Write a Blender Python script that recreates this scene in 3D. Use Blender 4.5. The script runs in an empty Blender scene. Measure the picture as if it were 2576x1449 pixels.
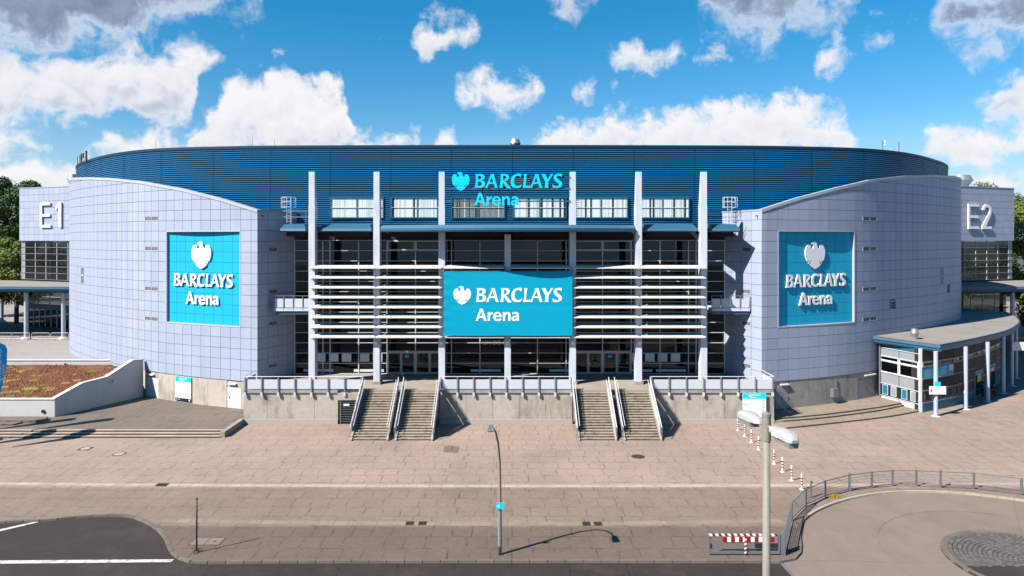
import bpy, math, random
from mathutils import Vector, Matrix
from mathutils.geometry import tessellate_polygon
random.seed(4)
scene = bpy.context.scene
COL = scene.collection
R = math.radians

# ---------------------------------------------------------------- camera
F, CX, HY, EYE = 1717.0, 1288.0, 600.0, 17.7      # focal length in survey units, principal column, horizon row, eye height
cam = bpy.data.cameras.new('camera')
cam.lens = 24.0
cam.sensor_width = 36.0
cam.shift_y = -124.5 / 2576
cam.clip_start = 0.5
cam.clip_end = 12000
camo = bpy.data.objects.new('camera', cam)
COL.objects.link(camo)
camo.location = (0, 0, EYE)
camo.rotation_euler = (R(90), 0, 0)
scene.camera = camo

# ---------------------------------------------------------------- light
SUN_D = Vector((0.92, 0.59, -1.0)).normalized()
sl = bpy.data.lights.new('sun', 'SUN')
sl.energy = 5.0
sl.angle = R(0.55)
sl.color = (1.0, 0.94, 0.86)
so = bpy.data.objects.new('sun', sl)
COL.objects.link(so)
so.rotation_euler = SUN_D.to_track_quat('-Z', 'Y').to_euler()
so.location = (-60, -40, 80)

world = bpy.data.worlds.new('World')
scene.world = world
world.use_nodes = True
SKY_STRENGTH = 0.06
SKY_GAIN = 0.445                    # clouds are dimmed with the sky so that the sun dominates
scene.view_settings.view_transform = 'Standard'
scene.view_settings.look = 'None'
scene.view_settings.exposure = 1.13
scene.view_settings.gamma = 1.0
scene.render.engine = 'CYCLES'
scene.cycles.use_denoising = True
scene.cycles.max_bounces = 6
scene.cycles.diffuse_bounces = 1
scene.cycles.glossy_bounces = 3
scene.cycles.transparent_max_bounces = 12
scene.cycles.caustics_reflective = False
scene.cycles.caustics_refractive = False


def N(nt, kind, **kw):
    n = nt.nodes.new(kind)
    for k, v in kw.items():
        setattr(n, k, v)
    return n


def math_node(nt, op, a, b=None, c=None, clamp=False):
    n = nt.nodes.new('ShaderNodeMath')
    n.operation = op
    n.use_clamp = clamp
    for i, s in enumerate((a, b, c)):
        if s is None:
            continue
        if isinstance(s, (int, float)):
            n.inputs[i].default_value = s
        else:
            nt.links.new(s, n.inputs[i])
    return n.outputs[0]


def vmath(nt, op, a, b=None):
    n = nt.nodes.new('ShaderNodeVectorMath')
    n.operation = op
    for i, s in enumerate((a, b)):
        if s is None:
            continue
        if isinstance(s, tuple):
            n.inputs[i].default_value = s
        else:
            nt.links.new(s, n.inputs[i])
    return n


def sky_ang(px, py):
    u, v = (px - CX) / F, (HY - py) / F
    return math.atan(u), math.atan(v / math.sqrt(1 + u * u))


# cumulus banks, as (column, top row, bottom row) along each bank; turned into elevation against azimuth
BANKS = [
    # horizon bank
    [(-260, 365, 490), (-60, 380, 490), (0, 398, 490), (60, 388, 490), (120, 384, 490), (185, 390, 490), (215, 388, 470), (225, 362, 400), (250, 345, 390), (300, 330, 390), (340, 322, 390), (400, 335, 390), (470, 345, 390),
     (500, 292, 390), (545, 262, 390), (560, 215, 390), (590, 185, 390), (640, 178, 390), (700, 155, 390), (735, 172, 390), (755, 205, 390), (795, 183, 390), (830, 205, 390), (862, 220, 390), (872, 262, 390), (882, 305, 390),
     (900, 316, 390), (950, 333, 390), (972, 352, 390), (985, 378, 380), (992, 347, 375), (1030, 337, 375), (1060, 345, 375), (1072, 378, 370), (1090, 375, 372), (1100, 345, 375), (1125, 335, 375), (1148, 348, 375), (1162, 380, 370),
     (1300, 380, 370), (1330, 338, 390), (1400, 302, 390), (1440, 307, 390), (1470, 322, 390), (1500, 302, 390), (1540, 290, 390), (1600, 290, 390), (1640, 280, 390), (1700, 265, 390), (1745, 270, 390), (1790, 257, 390), (1830, 262, 390),
     (1890, 242, 390), (1920, 242, 390), (1990, 258, 390), (2050, 265, 390), (2100, 288, 390), (2130, 300, 390), (2150, 340, 380), (2168, 385, 375), (2285, 400, 395), (2330, 352, 398), (2370, 322, 402), (2420, 315, 405), (2470, 310, 405), (2520, 313, 400), (2576, 305, 395), (2760, 300, 400)],
    # middle band
    [(-260, 150, 300), (-60, 110, 305), (0, 118, 305), (120, 125, 302), (250, 112, 288), (300, 96, 300), (350, 76, 312), (400, 85, 318), (440, 100, 320), (480, 112, 314), (497, 118, 250), (507, 120, 172), (555, 132, 148), (575, 150, 145),
     (1020, 100, 95), (1032, 78, 110), (1048, 48, 140), (1090, 40, 148), (1120, 50, 118), (1150, 60, 102), (1180, 44, 98), (1202, 52, 84), (1212, 90, 80), (1518, 170, 165), (1532, 150, 172), (1560, 125, 178), (1600, 117, 175), (1650, 117, 166), (1700, 119, 148), (1722, 128, 137), (1732, 150, 142),
     (1742, 155, 150), (1755, 140, 158), (1790, 120, 160), (1815, 120, 157), (1842, 140, 150), (1852, 155, 148), (2035, 175, 170), (2050, 155, 176), (2072, 122, 182), (2092, 98, 180), (2118, 124, 172), (2142, 124, 160), (2180, 90, 125), (2210, 70, 112), (2245, 80, 96), (2255, 100, 92),
     (2445, 280, 272), (2462, 255, 288), (2485, 235, 302), (2512, 200, 306), (2545, 172, 305), (2580, 138, 302), (2760, 130, 300)],
    # scattered low puffs
    [(-260, 318, 366), (-40, 322, 368), (30, 332, 376), (90, 345, 384), (130, 362, 380), (150, 380, 372), (1128, 245, 240), (1142, 225, 252), (1160, 198, 258), (1205, 182, 264), (1250, 198, 272), (1290, 210, 274), (1338, 204, 262), (1362, 215, 248), (1374, 245, 240),
     (1425, 240, 238), (1445, 232, 246), (1480, 214, 248), (1502, 220, 238), (1512, 238, 230), (1530, 210, 205), (1540, 194, 218), (1552, 184, 226), (1564, 196, 220), (1572, 214, 208), (2400, 470, 462), (2425, 445, 480), (2480, 435, 482), (2576, 426, 482), (2760, 410, 482)],
    # dark undersides overhead
    [(-260, -200, 150), (0, -200, 160), (150, -200, 166), (250, -200, 152), (330, -200, 118), (420, -190, 92), (448, -180, 54), (520, -150, 46), (600, -120, 36), (655, -80, 12), (680, -40, -42), (1360, -30, -36), (1378, -40, 12), (1402, -60, 32), (1442, -60, 40), (1488, -50, 26), (1508, -35, 2), (1520, -28, -32),
     (1720, -60, -64), (1738, -90, 8), (1770, -120, 52), (1800, -140, 84), (1860, -150, 114), (1905, -150, 108), (2000, -150, 84), (2080, -140, 60), (2140, -130, 46), (2172, -110, 18), (2188, -80, -84), (2325, 60, 55), (2345, 40, 84), (2362, 10, 108), (2400, -40, 122), (2450, -80, 130), (2520, -100, 132), (2576, -110, 112), (2760, -120, 100)],
]
AZ0, AZ1, EL0, EL1 = -0.76, 0.76, -0.1, 0.6


def build_world():
    nt = world.node_tree
    nt.nodes.clear()
    out = N(nt, 'ShaderNodeOutputWorld')
    bg = N(nt, 'ShaderNodeBackground')
    bg.inputs['Strength'].default_value = 1.0
    sky = N(nt, 'ShaderNodeTexSky', sky_type='NISHITA', sun_disc=False)
    sky.sun_elevation = math.asin(-SUN_D.z)
    sky.sun_rotation = math.atan2(-SUN_D.x, -SUN_D.y)
    sky.altitude = 20
    sky.air_density = 1.0
    sky.dust_density = 0.15
    sky.ozone_density = 3.0
    hs = N(nt, 'ShaderNodeHueSaturation')
    hs.inputs['Hue'].default_value = 0.502
    hs.inputs['Saturation'].default_value = 1.22
    hs.inputs['Value'].default_value = SKY_STRENGTH
    nt.links.new(sky.outputs[0], hs.inputs['Color'])
    hs_out = hs.outputs[0]
    tc = N(nt, 'ShaderNodeTexCoord')
    sep = N(nt, 'ShaderNodeSeparateXYZ')
    nt.links.new(tc.outputs['Generated'], sep.inputs[0])
    az0 = math_node(nt, 'ARCTAN2', sep.outputs[0], sep.outputs[1])
    el0 = math_node(nt, 'ARCSINE', sep.outputs[2])
    deep = N(nt, 'ShaderNodeMix', data_type='RGBA')
    nt.links.new(math_node(nt, 'MULTIPLY_ADD', el0, 3.3, -0.04, clamp=True), deep.inputs['Factor'])
    deep.inputs[6].default_value = (1.0, 0.93, 1.04, 1)
    deep.inputs[7].default_value = (0.25, 1.06, 1.10, 1)
    hs_out = vmath(nt, 'MULTIPLY', hs.outputs[0], deep.outputs[2]).outputs[0]
    hz = N(nt, 'ShaderNodeMix', data_type='RGBA')
    nt.links.new(math_node(nt, 'MULTIPLY_ADD', el0, -6.0, 0.95, clamp=True), hz.inputs['Factor'])
    nt.links.new(hs_out, hz.inputs[6])
    hz.inputs[7].default_value = (0.215, 0.305, 0.385, 1)
    hs_out = hz.outputs[2]
    comb = N(nt, 'ShaderNodeCombineXYZ')
    nt.links.new(az0, comb.inputs[0])
    nt.links.new(el0, comb.inputs[1])
    p0 = comb.outputs[0]

    def fbm(vec, scale, detail, rough=0.55, out_='Fac'):
        n = N(nt, 'ShaderNodeTexNoise', noise_dimensions='2D')
        n.inputs['Scale'].default_value = scale
        n.inputs['Detail'].default_value = detail
        n.inputs['Roughness'].default_value = rough
        nt.links.new(vec, n.inputs['Vector'])
        return n.outputs[out_]
    wv = vmath(nt, 'SUBTRACT', fbm(p0, 22, 2, 0.5, 'Color'), (0.5, 0.5, 0.5))
    ws = vmath(nt, 'SCALE', wv.outputs[0])
    ws.inputs['Scale'].default_value = 0.022
    p = vmath(nt, 'ADD', p0, ws.outputs[0]).outputs[0]
    sp = N(nt, 'ShaderNodeSeparateXYZ')
    nt.links.new(p, sp.inputs[0])
    az, el = sp.outputs[0], sp.outputs[1]
    ux = math_node(nt, 'MULTIPLY_ADD', az, 1 / (AZ1 - AZ0), -AZ0 / (AZ1 - AZ0))

    def curve(pts):
        n = N(nt, 'ShaderNodeFloatCurve')
        c = n.mapping.curves[0]
        pts = sorted(pts)
        c.points[0].location = pts[0]
        c.points[1].location = pts[-1]
        for q in pts[1:-1]:
            c.points.new(*q)
        for q in c.points:
            q.handle_type = 'VECTOR'
        n.mapping.update()
        nt.links.new(ux, n.inputs['Value'])
        return math_node(nt, 'MULTIPLY_ADD', n.outputs[0], EL1 - EL0, EL0)

    def lumps(vec, detail):
        v = N(nt, 'ShaderNodeTexVoronoi', voronoi_dimensions='2D', feature='F1')
        v.inputs['Scale'].default_value = 20
        v.inputs['Detail'].default_value = detail
        v.inputs['Roughness'].default_value = 0.55
        v.inputs['Lacunarity'].default_value = 2.3
        nt.links.new(vec, v.inputs['Vector'])
        return math_node(nt, 'SUBTRACT', 0.75, v.outputs['Distance'])
    n1 = fbm(p, 24, 9, 0.64)
    off = vmath(nt, 'ADD', p, (-0.006, 0.011, 0)).outputs[0]
    l1, l2 = lumps(p, 2.6), lumps(off, 2.0)
    disp = math_node(nt, 'MULTIPLY_ADD', n1, 0.085, -0.0495)
    disp = math_node(nt, 'MULTIPLY_ADD', l1, 0.022, disp)
    t1 = math_node(nt, 'MULTIPLY', math_node(nt, 'SUBTRACT', l1, l2), 0.22)
    t1 = math_node(nt, 'MULTIPLY_ADD', math_node(nt, 'SUBTRACT', n1, 0.5), 0.16, t1)

    def smooth(v, a, b):
        mr = N(nt, 'ShaderNodeMapRange', interpolation_type='SMOOTHSTEP')
        mr.inputs['From Min'].default_value = a
        mr.inputs['From Max'].default_value = b
        nt.links.new(v, mr.inputs['Value'])
        return mr.outputs[0]
    # unseen cumulus all round and overhead, kept sparse for darker, bluer shade
    pn = vmath(nt, 'ADD', p, (3.1, 0.7, 0))
    far = math_node(nt, 'MULTIPLY_ADD', fbm(pn.outputs[0], 3.6, 3), 0.5, -0.345)
    away = math_node(nt, 'MULTIPLY_ADD', math_node(nt, 'ABSOLUTE', az0), 9.0, -6.6, clamp=True)
    above = math_node(nt, 'MULTIPLY_ADD', el0, 9.0, -3.8, clamp=True)
    away = math_node(nt, 'MAXIMUM', away, above)
    fd = math_node(nt, 'ADD', math_node(nt, 'ADD', far, math_node(nt, 'MULTIPLY', disp, 0.7)), math_node(nt, 'MULTIPLY_ADD', away, 0.4, -0.4))
    alpha = smooth(fd, -0.004, 0.03)
    lit = math_node(nt, 'MULTIPLY_ADD', fd, -2.0, 0.85)
    inside = math_node(nt, 'SUBTRACT', 1.0, math_node(nt, 'MULTIPLY_ADD', math_node(nt, 'ABSOLUTE', az0), 40.0, -29.6, clamp=True))
    for bi, bank in enumerate(BANKS):
        tp, bt = [], []
        for (x, t, b) in bank:
            if t > b:                        # clear sky between two clouds
                t, b = t + 45, b - 45
            a, e1 = sky_ang(x, t)
            _, e2 = sky_ang(x, b)
            u = (a - AZ0) / (AZ1 - AZ0)
            tp.append((u, (e1 - EL0) / (EL1 - EL0)))
            bt.append((u, (e2 - EL0) / (EL1 - EL0)))
        T, B = curve(tp), curve(bt)
        dt = math_node(nt, 'SUBTRACT', T, el)
        db = math_node(nt, 'SUBTRACT', el, B)
        if bi in (1, 3):
            dt = math_node(nt, 'MULTIPLY', dt, 0.8)
        if bi != 3:
            db = math_node(nt, 'MULTIPLY', db, 1.3)
        else:
            db = math_node(nt, 'MULTIPLY', db, 0.75)
        d = math_node(nt, 'ADD', math_node(nt, 'MINIMUM', dt, db), disp)
        d = math_node(nt, 'ADD', d, (0.012, 0.014, 0.016, 0.014)[bi])
        a_ = math_node(nt, 'MULTIPLY', smooth(d, -0.006, (0.026, 0.034, 0.032, 0.05)[bi]), inside)
        rel = math_node(nt, 'DIVIDE', math_node(nt, 'SUBTRACT', el, B), math_node(nt, 'MAXIMUM', math_node(nt, 'SUBTRACT', T, B), 0.012), clamp=True)
        if bi == 3:
            l_ = math_node(nt, 'MULTIPLY_ADD', smooth(d, -0.004, 0.028), -0.42, 0.50)
            l_ = math_node(nt, 'MULTIPLY_ADD', t1, 0.7, l_)
        else:
            l_ = math_node(nt, 'MULTIPLY_ADD', rel, 0.55, (0.62, 0.50, 0.66)[bi])
            l_ = math_node(nt, 'MULTIPLY_ADD', t1, 1.35, l_)
        mx = N(nt, 'ShaderNodeMix', data_type='FLOAT')
        nt.links.new(a_, mx.inputs[0])
        nt.links.new(lit, mx.inputs[2])
        nt.links.new(l_, mx.inputs[3])
        lit = mx.outputs[0]
        alpha = math_node(nt, 'MAXIMUM', alpha, a_)
    ramp = N(nt, 'ShaderNodeValToRGB')
    ramp.color_ramp.elements[0].position = 0.0
    ramp.color_ramp.elements[0].color = (0.20, 0.27, 0.40, 1)
    ramp.color_ramp.elements[1].position = 1.0
    ramp.color_ramp.elements[1].color = (0.96, 0.95, 0.97, 1)
    e = ramp.color_ramp.elements.new(0.45)
    e.color = (0.52, 0.60, 0.74, 1)
    e = ramp.color_ramp.elements.new(0.72)
    e.color = (0.84, 0.86, 0.91, 1)
    nt.links.new(lit, ramp.inputs[0])
    mix = N(nt, 'ShaderNodeMix', data_type='RGBA')
    nt.links.new(alpha, mix.inputs['Factor'])
    nt.links.new(hs_out, mix.inputs[6])
    cs = vmath(nt, 'SCALE', ramp.outputs[0])
    cs.inputs['Scale'].default_value = SKY_GAIN
    nt.links.new(cs.outputs[0], mix.inputs[7])
    nt.links.new(mix.outputs[2], bg.inputs['Color'])
    nt.links.new(bg.outputs[0], out.inputs[0])
    world.cycles.sampling_method = 'MANUAL'
    world.cycles.sample_map_resolution = 512


build_world()

# ---------------------------------------------------------------- survey helpers: a sighting (column, row) to a place


def G(px, py, z=0.0):                      # sighting of a point known to lie at height z
    Y = F * (EYE - z) / (py - HY)
    return Vector(((px - CX) * Y / F, Y, z))


def A(px, py, Y):                          # sighting of a point known to lie at depth Y
    return Vector(((px - CX) * Y / F, Y, EYE - (py - HY) * Y / F))


# ---------------------------------------------------------------- materials
MATS = {}
ALB = 0.52


def mat(name, col, rough=0.6, metal=0.0, var=0.10, scale=1.2, bump=0.0, bscale=30.0, spec=0.4, stain=0.0, stain_col=(0.1, 0.09, 0.08),
        stain_scale=(0.5, 0.5, 0.12), rnd=0.0):
    m = bpy.data.materials.new(name)
    m.use_nodes = True
    nt = m.node_tree
    b = nt.nodes['Principled BSDF']
    b.inputs['Roughness'].default_value = rough
    b.inputs['Metallic'].default_value = metal
    b.inputs['Specular IOR Level'].default_value = spec
    geo = N(nt, 'ShaderNodeNewGeometry')
    n = N(nt, 'ShaderNodeTexNoise')
    n.inputs['Scale'].default_value = scale
    n.inputs['Detail'].default_value = 7
    n.inputs['Roughness'].default_value = 0.62
    nt.links.new(geo.outputs['Position'], n.inputs['Vector'])
    f = math_node(nt, 'MULTIPLY_ADD', n.outputs[0], 2 * var, 1 - var)
    if rnd:
        oi = N(nt, 'ShaderNodeObjectInfo')
        r = math_node(nt, 'MULTIPLY_ADD', oi.outputs['Random'], 2 * rnd, 1 - rnd)
        f = math_node(nt, 'MULTIPLY', f, r)
    rgb = N(nt, 'ShaderNodeRGB')
    rgb.outputs[0].default_value = (*[c * ALB for c in col], 1)
    sc = vmath(nt, 'SCALE', rgb.outputs[0])
    nt.links.new(f, sc.inputs['Scale'])
    c = sc.outputs[0]
    if stain:
        mp = vmath(nt, 'MULTIPLY', geo.outputs['Position'], stain_scale)
        sn = N(nt, 'ShaderNodeTexNoise')
        sn.inputs['Scale'].default_value = 1.0
        sn.inputs['Detail'].default_value = 8
        sn.inputs['Roughness'].default_value = 0.7
        nt.links.new(mp.outputs[0], sn.inputs['Vector'])
        sf = math_node(nt, 'MULTIPLY_ADD', sn.outputs[0], 6.0, -2.9, clamp=True)
        sf = math_node(nt, 'MULTIPLY', sf, stain)
        mx = N(nt, 'ShaderNodeMix', data_type='RGBA')
        nt.links.new(sf, mx.inputs['Factor'])
        nt.links.new(c, mx.inputs[6])
        mx.inputs[7].default_value = (*[q * ALB for q in stain_col], 1)
        c = mx.outputs[2]
    nt.links.new(c, b.inputs['Base Color'])
    if bump:
        bn = N(nt, 'ShaderNodeTexNoise')
        bn.inputs['Scale'].default_value = bscale
        bn.inputs['Detail'].default_value = 5
        nt.links.new(geo.outputs['Position'], bn.inputs['Vector'])
        bp = N(nt, 'ShaderNodeBump')
        bp.inputs['Strength'].default_value = bump
        bp.inputs['Distance'].default_value = 0.02
        nt.links.new(bn.outputs[0], bp.inputs['Height'])
        nt.links.new(bp.outputs[0], b.inputs['Normal'])
    MATS[name] = m
    return m


def glass_mat(name, tint, refl=0.10, rough=0.03):
    m = bpy.data.materials.new(name)
    m.use_nodes = True
    nt = m.node_tree
    nt.nodes.remove(nt.nodes['Principled BSDF'])
    out = nt.nodes['Material Output']
    tr = N(nt, 'ShaderNodeBsdfTransparent')
    tr.inputs[0].default_value = (*tint, 1)
    gl = N(nt, 'ShaderNodeBsdfGlossy')
    gl.inputs['Color'].default_value = (0.9, 0.95, 1, 1)
    gl.inputs['Roughness'].default_value = rough
    geo = N(nt, 'ShaderNodeNewGeometry')
    dt = vmath(nt, 'DOT_PRODUCT', geo.outputs['Incoming'], geo.outputs['Normal']).outputs['Value']
    one = math_node(nt, 'SUBTRACT', 1.0, math_node(nt, 'ABSOLUTE', dt))
    fac = math_node(nt, 'MULTIPLY_ADD', math_node(nt, 'POWER', one, 5.0), 1 - refl, refl, clamp=True)
    ms = N(nt, 'ShaderNodeMixShader')
    nt.links.new(fac, ms.inputs[0])
    nt.links.new(tr.outputs[0], ms.inputs[1])
    nt.links.new(gl.outputs[0], ms.inputs[2])
    nt.links.new(ms.outputs[0], out.inputs[0])
    MATS[name] = m
    return m


def cloth_mat(name, col):
    m = bpy.data.materials.new(name)
    m.use_nodes = True
    nt = m.node_tree
    nt.nodes.remove(nt.nodes['Principled BSDF'])
    geo = N(nt, 'ShaderNodeNewGeometry')
    n = N(nt, 'ShaderNodeTexNoise')
    n.inputs['Scale'].default_value = 0.8
    nt.links.new(geo.outputs['Position'], n.inputs['Vector'])
    f = math_node(nt, 'MULTIPLY_ADD', n.outputs[0], 0.4, 0.8)
    rgb = N(nt, 'ShaderNodeRGB')
    rgb.outputs[0].default_value = (*col, 1)
    sc = vmath(nt, 'SCALE', rgb.outputs[0])
    nt.links.new(f, sc.inputs['Scale'])
    d, t, ms = N(nt, 'ShaderNodeBsdfDiffuse'), N(nt, 'ShaderNodeBsdfTranslucent'), N(nt, 'ShaderNodeMixShader')
    nt.links.new(sc.outputs[0], d.inputs[0])
    nt.links.new(sc.outputs[0], t.inputs[0])
    ms.inputs[0].default_value = 0.5
    nt.links.new(d.outputs[0], ms.inputs[1])
    nt.links.new(t.outputs[0], ms.inputs[2])
    nt.links.new(ms.outputs[0], nt.nodes['Material Output'].inputs[0])
    MATS[name] = m


def paving_mat(name, cols, bounds, paver=(0.21, 0.105), patch=1.2, grime=0.5):
    """block paving laid by machine in interlocking clusters; cols are base colours that change at the depths in bounds"""
    m = bpy.data.materials.new(name)
    m.use_nodes = True
    nt = m.node_tree
    b = nt.nodes['Principled BSDF']
    b.inputs['Roughness'].default_value = 0.85
    b.inputs['Specular IOR Level'].default_value = 0.25
    geo = N(nt, 'ShaderNodeNewGeometry')
    pos = geo.outputs['Position']
    sep = N(nt, 'ShaderNodeSeparateXYZ')
    nt.links.new(pos, sep.inputs[0])
    wob = N(nt, 'ShaderNodeTexNoise')
    wob.inputs['Scale'].default_value = 0.12
    wob.inputs['Detail'].default_value = 3
    nt.links.new(pos, wob.inputs['Vector'])
    base = None
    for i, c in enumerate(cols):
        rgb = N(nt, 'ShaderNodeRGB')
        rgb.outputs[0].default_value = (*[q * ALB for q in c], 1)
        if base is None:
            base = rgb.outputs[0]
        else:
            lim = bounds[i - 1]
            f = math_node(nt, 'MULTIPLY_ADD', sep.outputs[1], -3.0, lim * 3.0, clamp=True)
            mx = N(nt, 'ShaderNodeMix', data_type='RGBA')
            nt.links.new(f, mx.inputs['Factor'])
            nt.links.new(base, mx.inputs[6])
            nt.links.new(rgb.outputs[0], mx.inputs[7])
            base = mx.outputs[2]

    def brick(w, h, mortar, off, rot, c1, c2, cm, vec=None):
        mp = N(nt, 'ShaderNodeMapping')
        mp.inputs['Rotation'].default_value = (0, 0, rot)
        nt.links.new(vec or pos, mp.inputs[0])
        n = N(nt, 'ShaderNodeTexBrick')
        n.offset = off
        n.inputs['Scale'].default_value = 1.0
        n.inputs['Brick Width'].default_value = w
        n.inputs['Row Height'].default_value = h
        n.inputs['Mortar Size'].default_value = mortar
        n.inputs['Mortar Smooth'].default_value = 0.3
        n.inputs['Color1'].default_value = (c1, c1, c1, 1)
        n.inputs['Color2'].default_value = (c2, c2, c2, 1)
        n.inputs['Mortar'].default_value = (cm, cm, cm, 1)
        nt.links.new(mp.outputs[0], n.inputs['Vector'])
        return n

    def nz(scale, detail, rough, a, bb, vec=None, clamp=True):
        n = N(nt, 'ShaderNodeTexNoise')
        n.inputs['Scale'].default_value = scale
        n.inputs['Detail'].default_value = detail
        n.inputs['Roughness'].default_value = rough
        nt.links.new(vec or pos, n.inputs['Vector'])
        return math_node(nt, 'MULTIPLY_ADD', n.outputs[0], a, bb, clamp=clamp)
    small = brick(paver[0], paver[1], 0.008, 0.5, 0.0, 1.06, 0.93, 0.55)
    jn = N(nt, 'ShaderNodeTexNoise')
    jn.inputs['Scale'].default_value = 0.9
    jn.inputs['Detail'].default_value = 5
    nt.links.new(pos, jn.inputs['Vector'])
    jv = vmath(nt, 'MULTIPLY', vmath(nt, 'SUBTRACT', jn.outputs['Color'], (0.5, 0.5, 0.5)).outputs[0], (0.22, 0.28, 0))
    jv = vmath(nt, 'ADD', pos, jv.outputs[0]).outputs[0]
    big = brick(patch, patch * 1.25, 0.055, 0.2, 0.0, 1.06, 0.90, 0.40, jv)
    # joints between clusters come and go
    vis = nz(0.65, 7, 0.8, 5.0, -2.15)
    bm = N(nt, 'ShaderNodeMix', data_type='RGBA')
    nt.links.new(vis, bm.inputs['Factor'])
    bm.inputs[6].default_value = (1, 1, 1, 1)
    nt.links.new(big.outputs['Color'], bm.inputs[7])
    c = vmath(nt, 'MULTIPLY', base, small.outputs['Color']).outputs[0]
    c = vmath(nt, 'MULTIPLY', c, bm.outputs[2]).outputs[0]
    f1 = nz(0.11, 7, 0.7, 0.7, 0.65, clamp=False)
    f2 = nz(3.0, 10, 0.88, 0.75, 0.62, clamp=False)
    s = vmath(nt, 'SCALE', c)
    nt.links.new(math_node(nt, 'MULTIPLY', f1, f2), s.inputs['Scale'])
    # dirt that sits on whole clusters and in blotches
    cell = brick(patch * 0.5, patch * 0.45, 0.0, 0.5, 0.0, 0.0, 1.0, 0.0)
    d1 = nz(0.14, 7, 0.7, 5.0, -2.55)
    d2 = math_node(nt, 'MULTIPLY', d1, math_node(nt, 'MULTIPLY_ADD', cell.outputs['Color'], 0.6, 0.4))
    d2 = math_node(nt, 'MULTIPLY', d2, grime)
    mx = N(nt, 'ShaderNodeMix', data_type='RGBA')
    nt.links.new(d2, mx.inputs['Factor'])
    nt.links.new(s.outputs[0], mx.inputs[6])
    mx.inputs[7].default_value = (0.10, 0.078, 0.062, 1)
    nt.links.new(mx.outputs[2], b.inputs['Base Color'])
    bp = N(nt, 'ShaderNodeBump')
    bp.inputs['Strength'].default_value = 0.35
    bp.inputs['Distance'].default_value = 0.01
    nt.links.new(small.outputs['Color'], bp.inputs['Height'])
    nt.links.new(bp.outputs[0], b.inputs['Normal'])
    MATS[name] = m
    return m


mat('cladding', (0.545, 0.605, 0.78), rough=0.5, var=0.05, scale=0.35, rnd=0.05, spec=0.3, stain=0.28, stain_col=(0.38, 0.42, 0.55), stain_scale=(0.9, 0.9, 0.1))
mat('joint', (0.21, 0.215, 0.25), rough=0.8, var=0.1)
mat('coping', (0.66, 0.68, 0.76), rough=0.4, var=0.05)
mat('rib_blue', (0.006, 0.19, 0.44), rough=0.38, var=0.14, scale=0.12, spec=0.6, rnd=0.03)
mat('drum_blue', (0.003, 0.04, 0.095), rough=0.5, var=0.08)
mat('steel_blue', (0.085, 0.215, 0.335), rough=0.45, var=0.07, scale=0.8)
mat('fascia_blue', (0.03, 0.17, 0.29), rough=0.4, var=0.07, scale=0.8)
mat('pale_blue', (0.95, 0.99, 1.1), rough=0.45, var=0.06, scale=1.5, stain=0.25, stain_col=(0.35, 0.36, 0.38), stain_scale=(2, 2, 0.4))
mat('column_blue', (0.60, 0.70, 0.86), rough=0.45, var=0.06, scale=1.5)
mat('dark_pane', (0.03, 0.035, 0.04), rough=0.2, var=0.2, spec=0.25)
mat('faint_print', (0.16, 0.16, 0.165), rough=0.8, var=0.1)
mat('white_metal', (1.05, 1.04, 1.03), rough=0.45, var=0.05, stain=0.2, stain_col=(0.5, 0.48, 0.44), stain_scale=(1.5, 1.5, 0.5))
mat('louvre_white', (0.98, 0.94, 0.88), rough=0.5, var=0.07, scale=2)
mat('sign_white', (1.4, 1.4, 1.42), rough=0.4, var=0.02)
mat('turquoise', (0.02, 0.6, 0.95), rough=0.5, var=0.04, rnd=0.02, spec=0.15)
mat('turquoise_banner', (0.0, 0.52, 0.8), rough=0.8, var=0.06, scale=1.5, bump=0.15, bscale=3, spec=0.12)
mat('turquoise_bright', (0.0, 1.0, 1.45), rough=0.4, var=0.03)
mat('concrete', (0.68, 0.605, 0.52), rough=0.85, var=0.22, scale=1.6, bump=0.3, stain=0.7, stain_col=(0.33, 0.275, 0.21), stain_scale=(0.9, 0.9, 0.35), rnd=0.05)
mat('concrete_grey', (0.5, 0.47, 0.43), rough=0.85, var=0.2, scale=1.2, bump=0.3, stain=0.6, stain_col=(0.26, 0.235, 0.205), stain_scale=(0.8, 0.8, 0.3), rnd=0.06)
mat('coping_grey', (0.62, 0.57, 0.5), rough=0.85, var=0.2, scale=3, bump=0.2)
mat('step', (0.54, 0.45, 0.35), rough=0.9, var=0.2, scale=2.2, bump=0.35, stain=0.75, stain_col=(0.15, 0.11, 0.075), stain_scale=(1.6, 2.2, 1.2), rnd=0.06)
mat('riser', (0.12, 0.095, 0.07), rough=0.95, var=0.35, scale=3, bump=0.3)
mat('platform_floor', (0.50, 0.43, 0.365), rough=0.9, var=0.15, scale=1.0, bump=0.2, stain=0.5, stain_col=(0.3, 0.24, 0.19), stain_scale=(0.5, 0.5, 0.5))
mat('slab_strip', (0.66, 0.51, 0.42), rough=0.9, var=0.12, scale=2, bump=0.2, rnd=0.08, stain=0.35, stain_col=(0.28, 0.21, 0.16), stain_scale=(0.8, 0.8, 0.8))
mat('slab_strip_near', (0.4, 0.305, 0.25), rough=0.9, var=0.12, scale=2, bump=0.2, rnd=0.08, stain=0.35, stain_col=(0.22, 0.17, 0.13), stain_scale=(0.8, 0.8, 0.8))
mat('kerb', (0.22, 0.185, 0.155), rough=0.9, var=0.2, scale=3, bump=0.3, rnd=0.12)
mat('kerb_pale', (0.55, 0.48, 0.39), rough=0.9, var=0.2, scale=3, bump=0.3, rnd=0.08)
mat('asphalt', (0.066, 0.055, 0.05), rough=0.9, var=0.28, scale=22, bump=0.4, bscale=60, stain=0.8, stain_col=(0.098, 0.083, 0.075), stain_scale=(0.3, 0.3, 0.3), spec=0.2)
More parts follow.
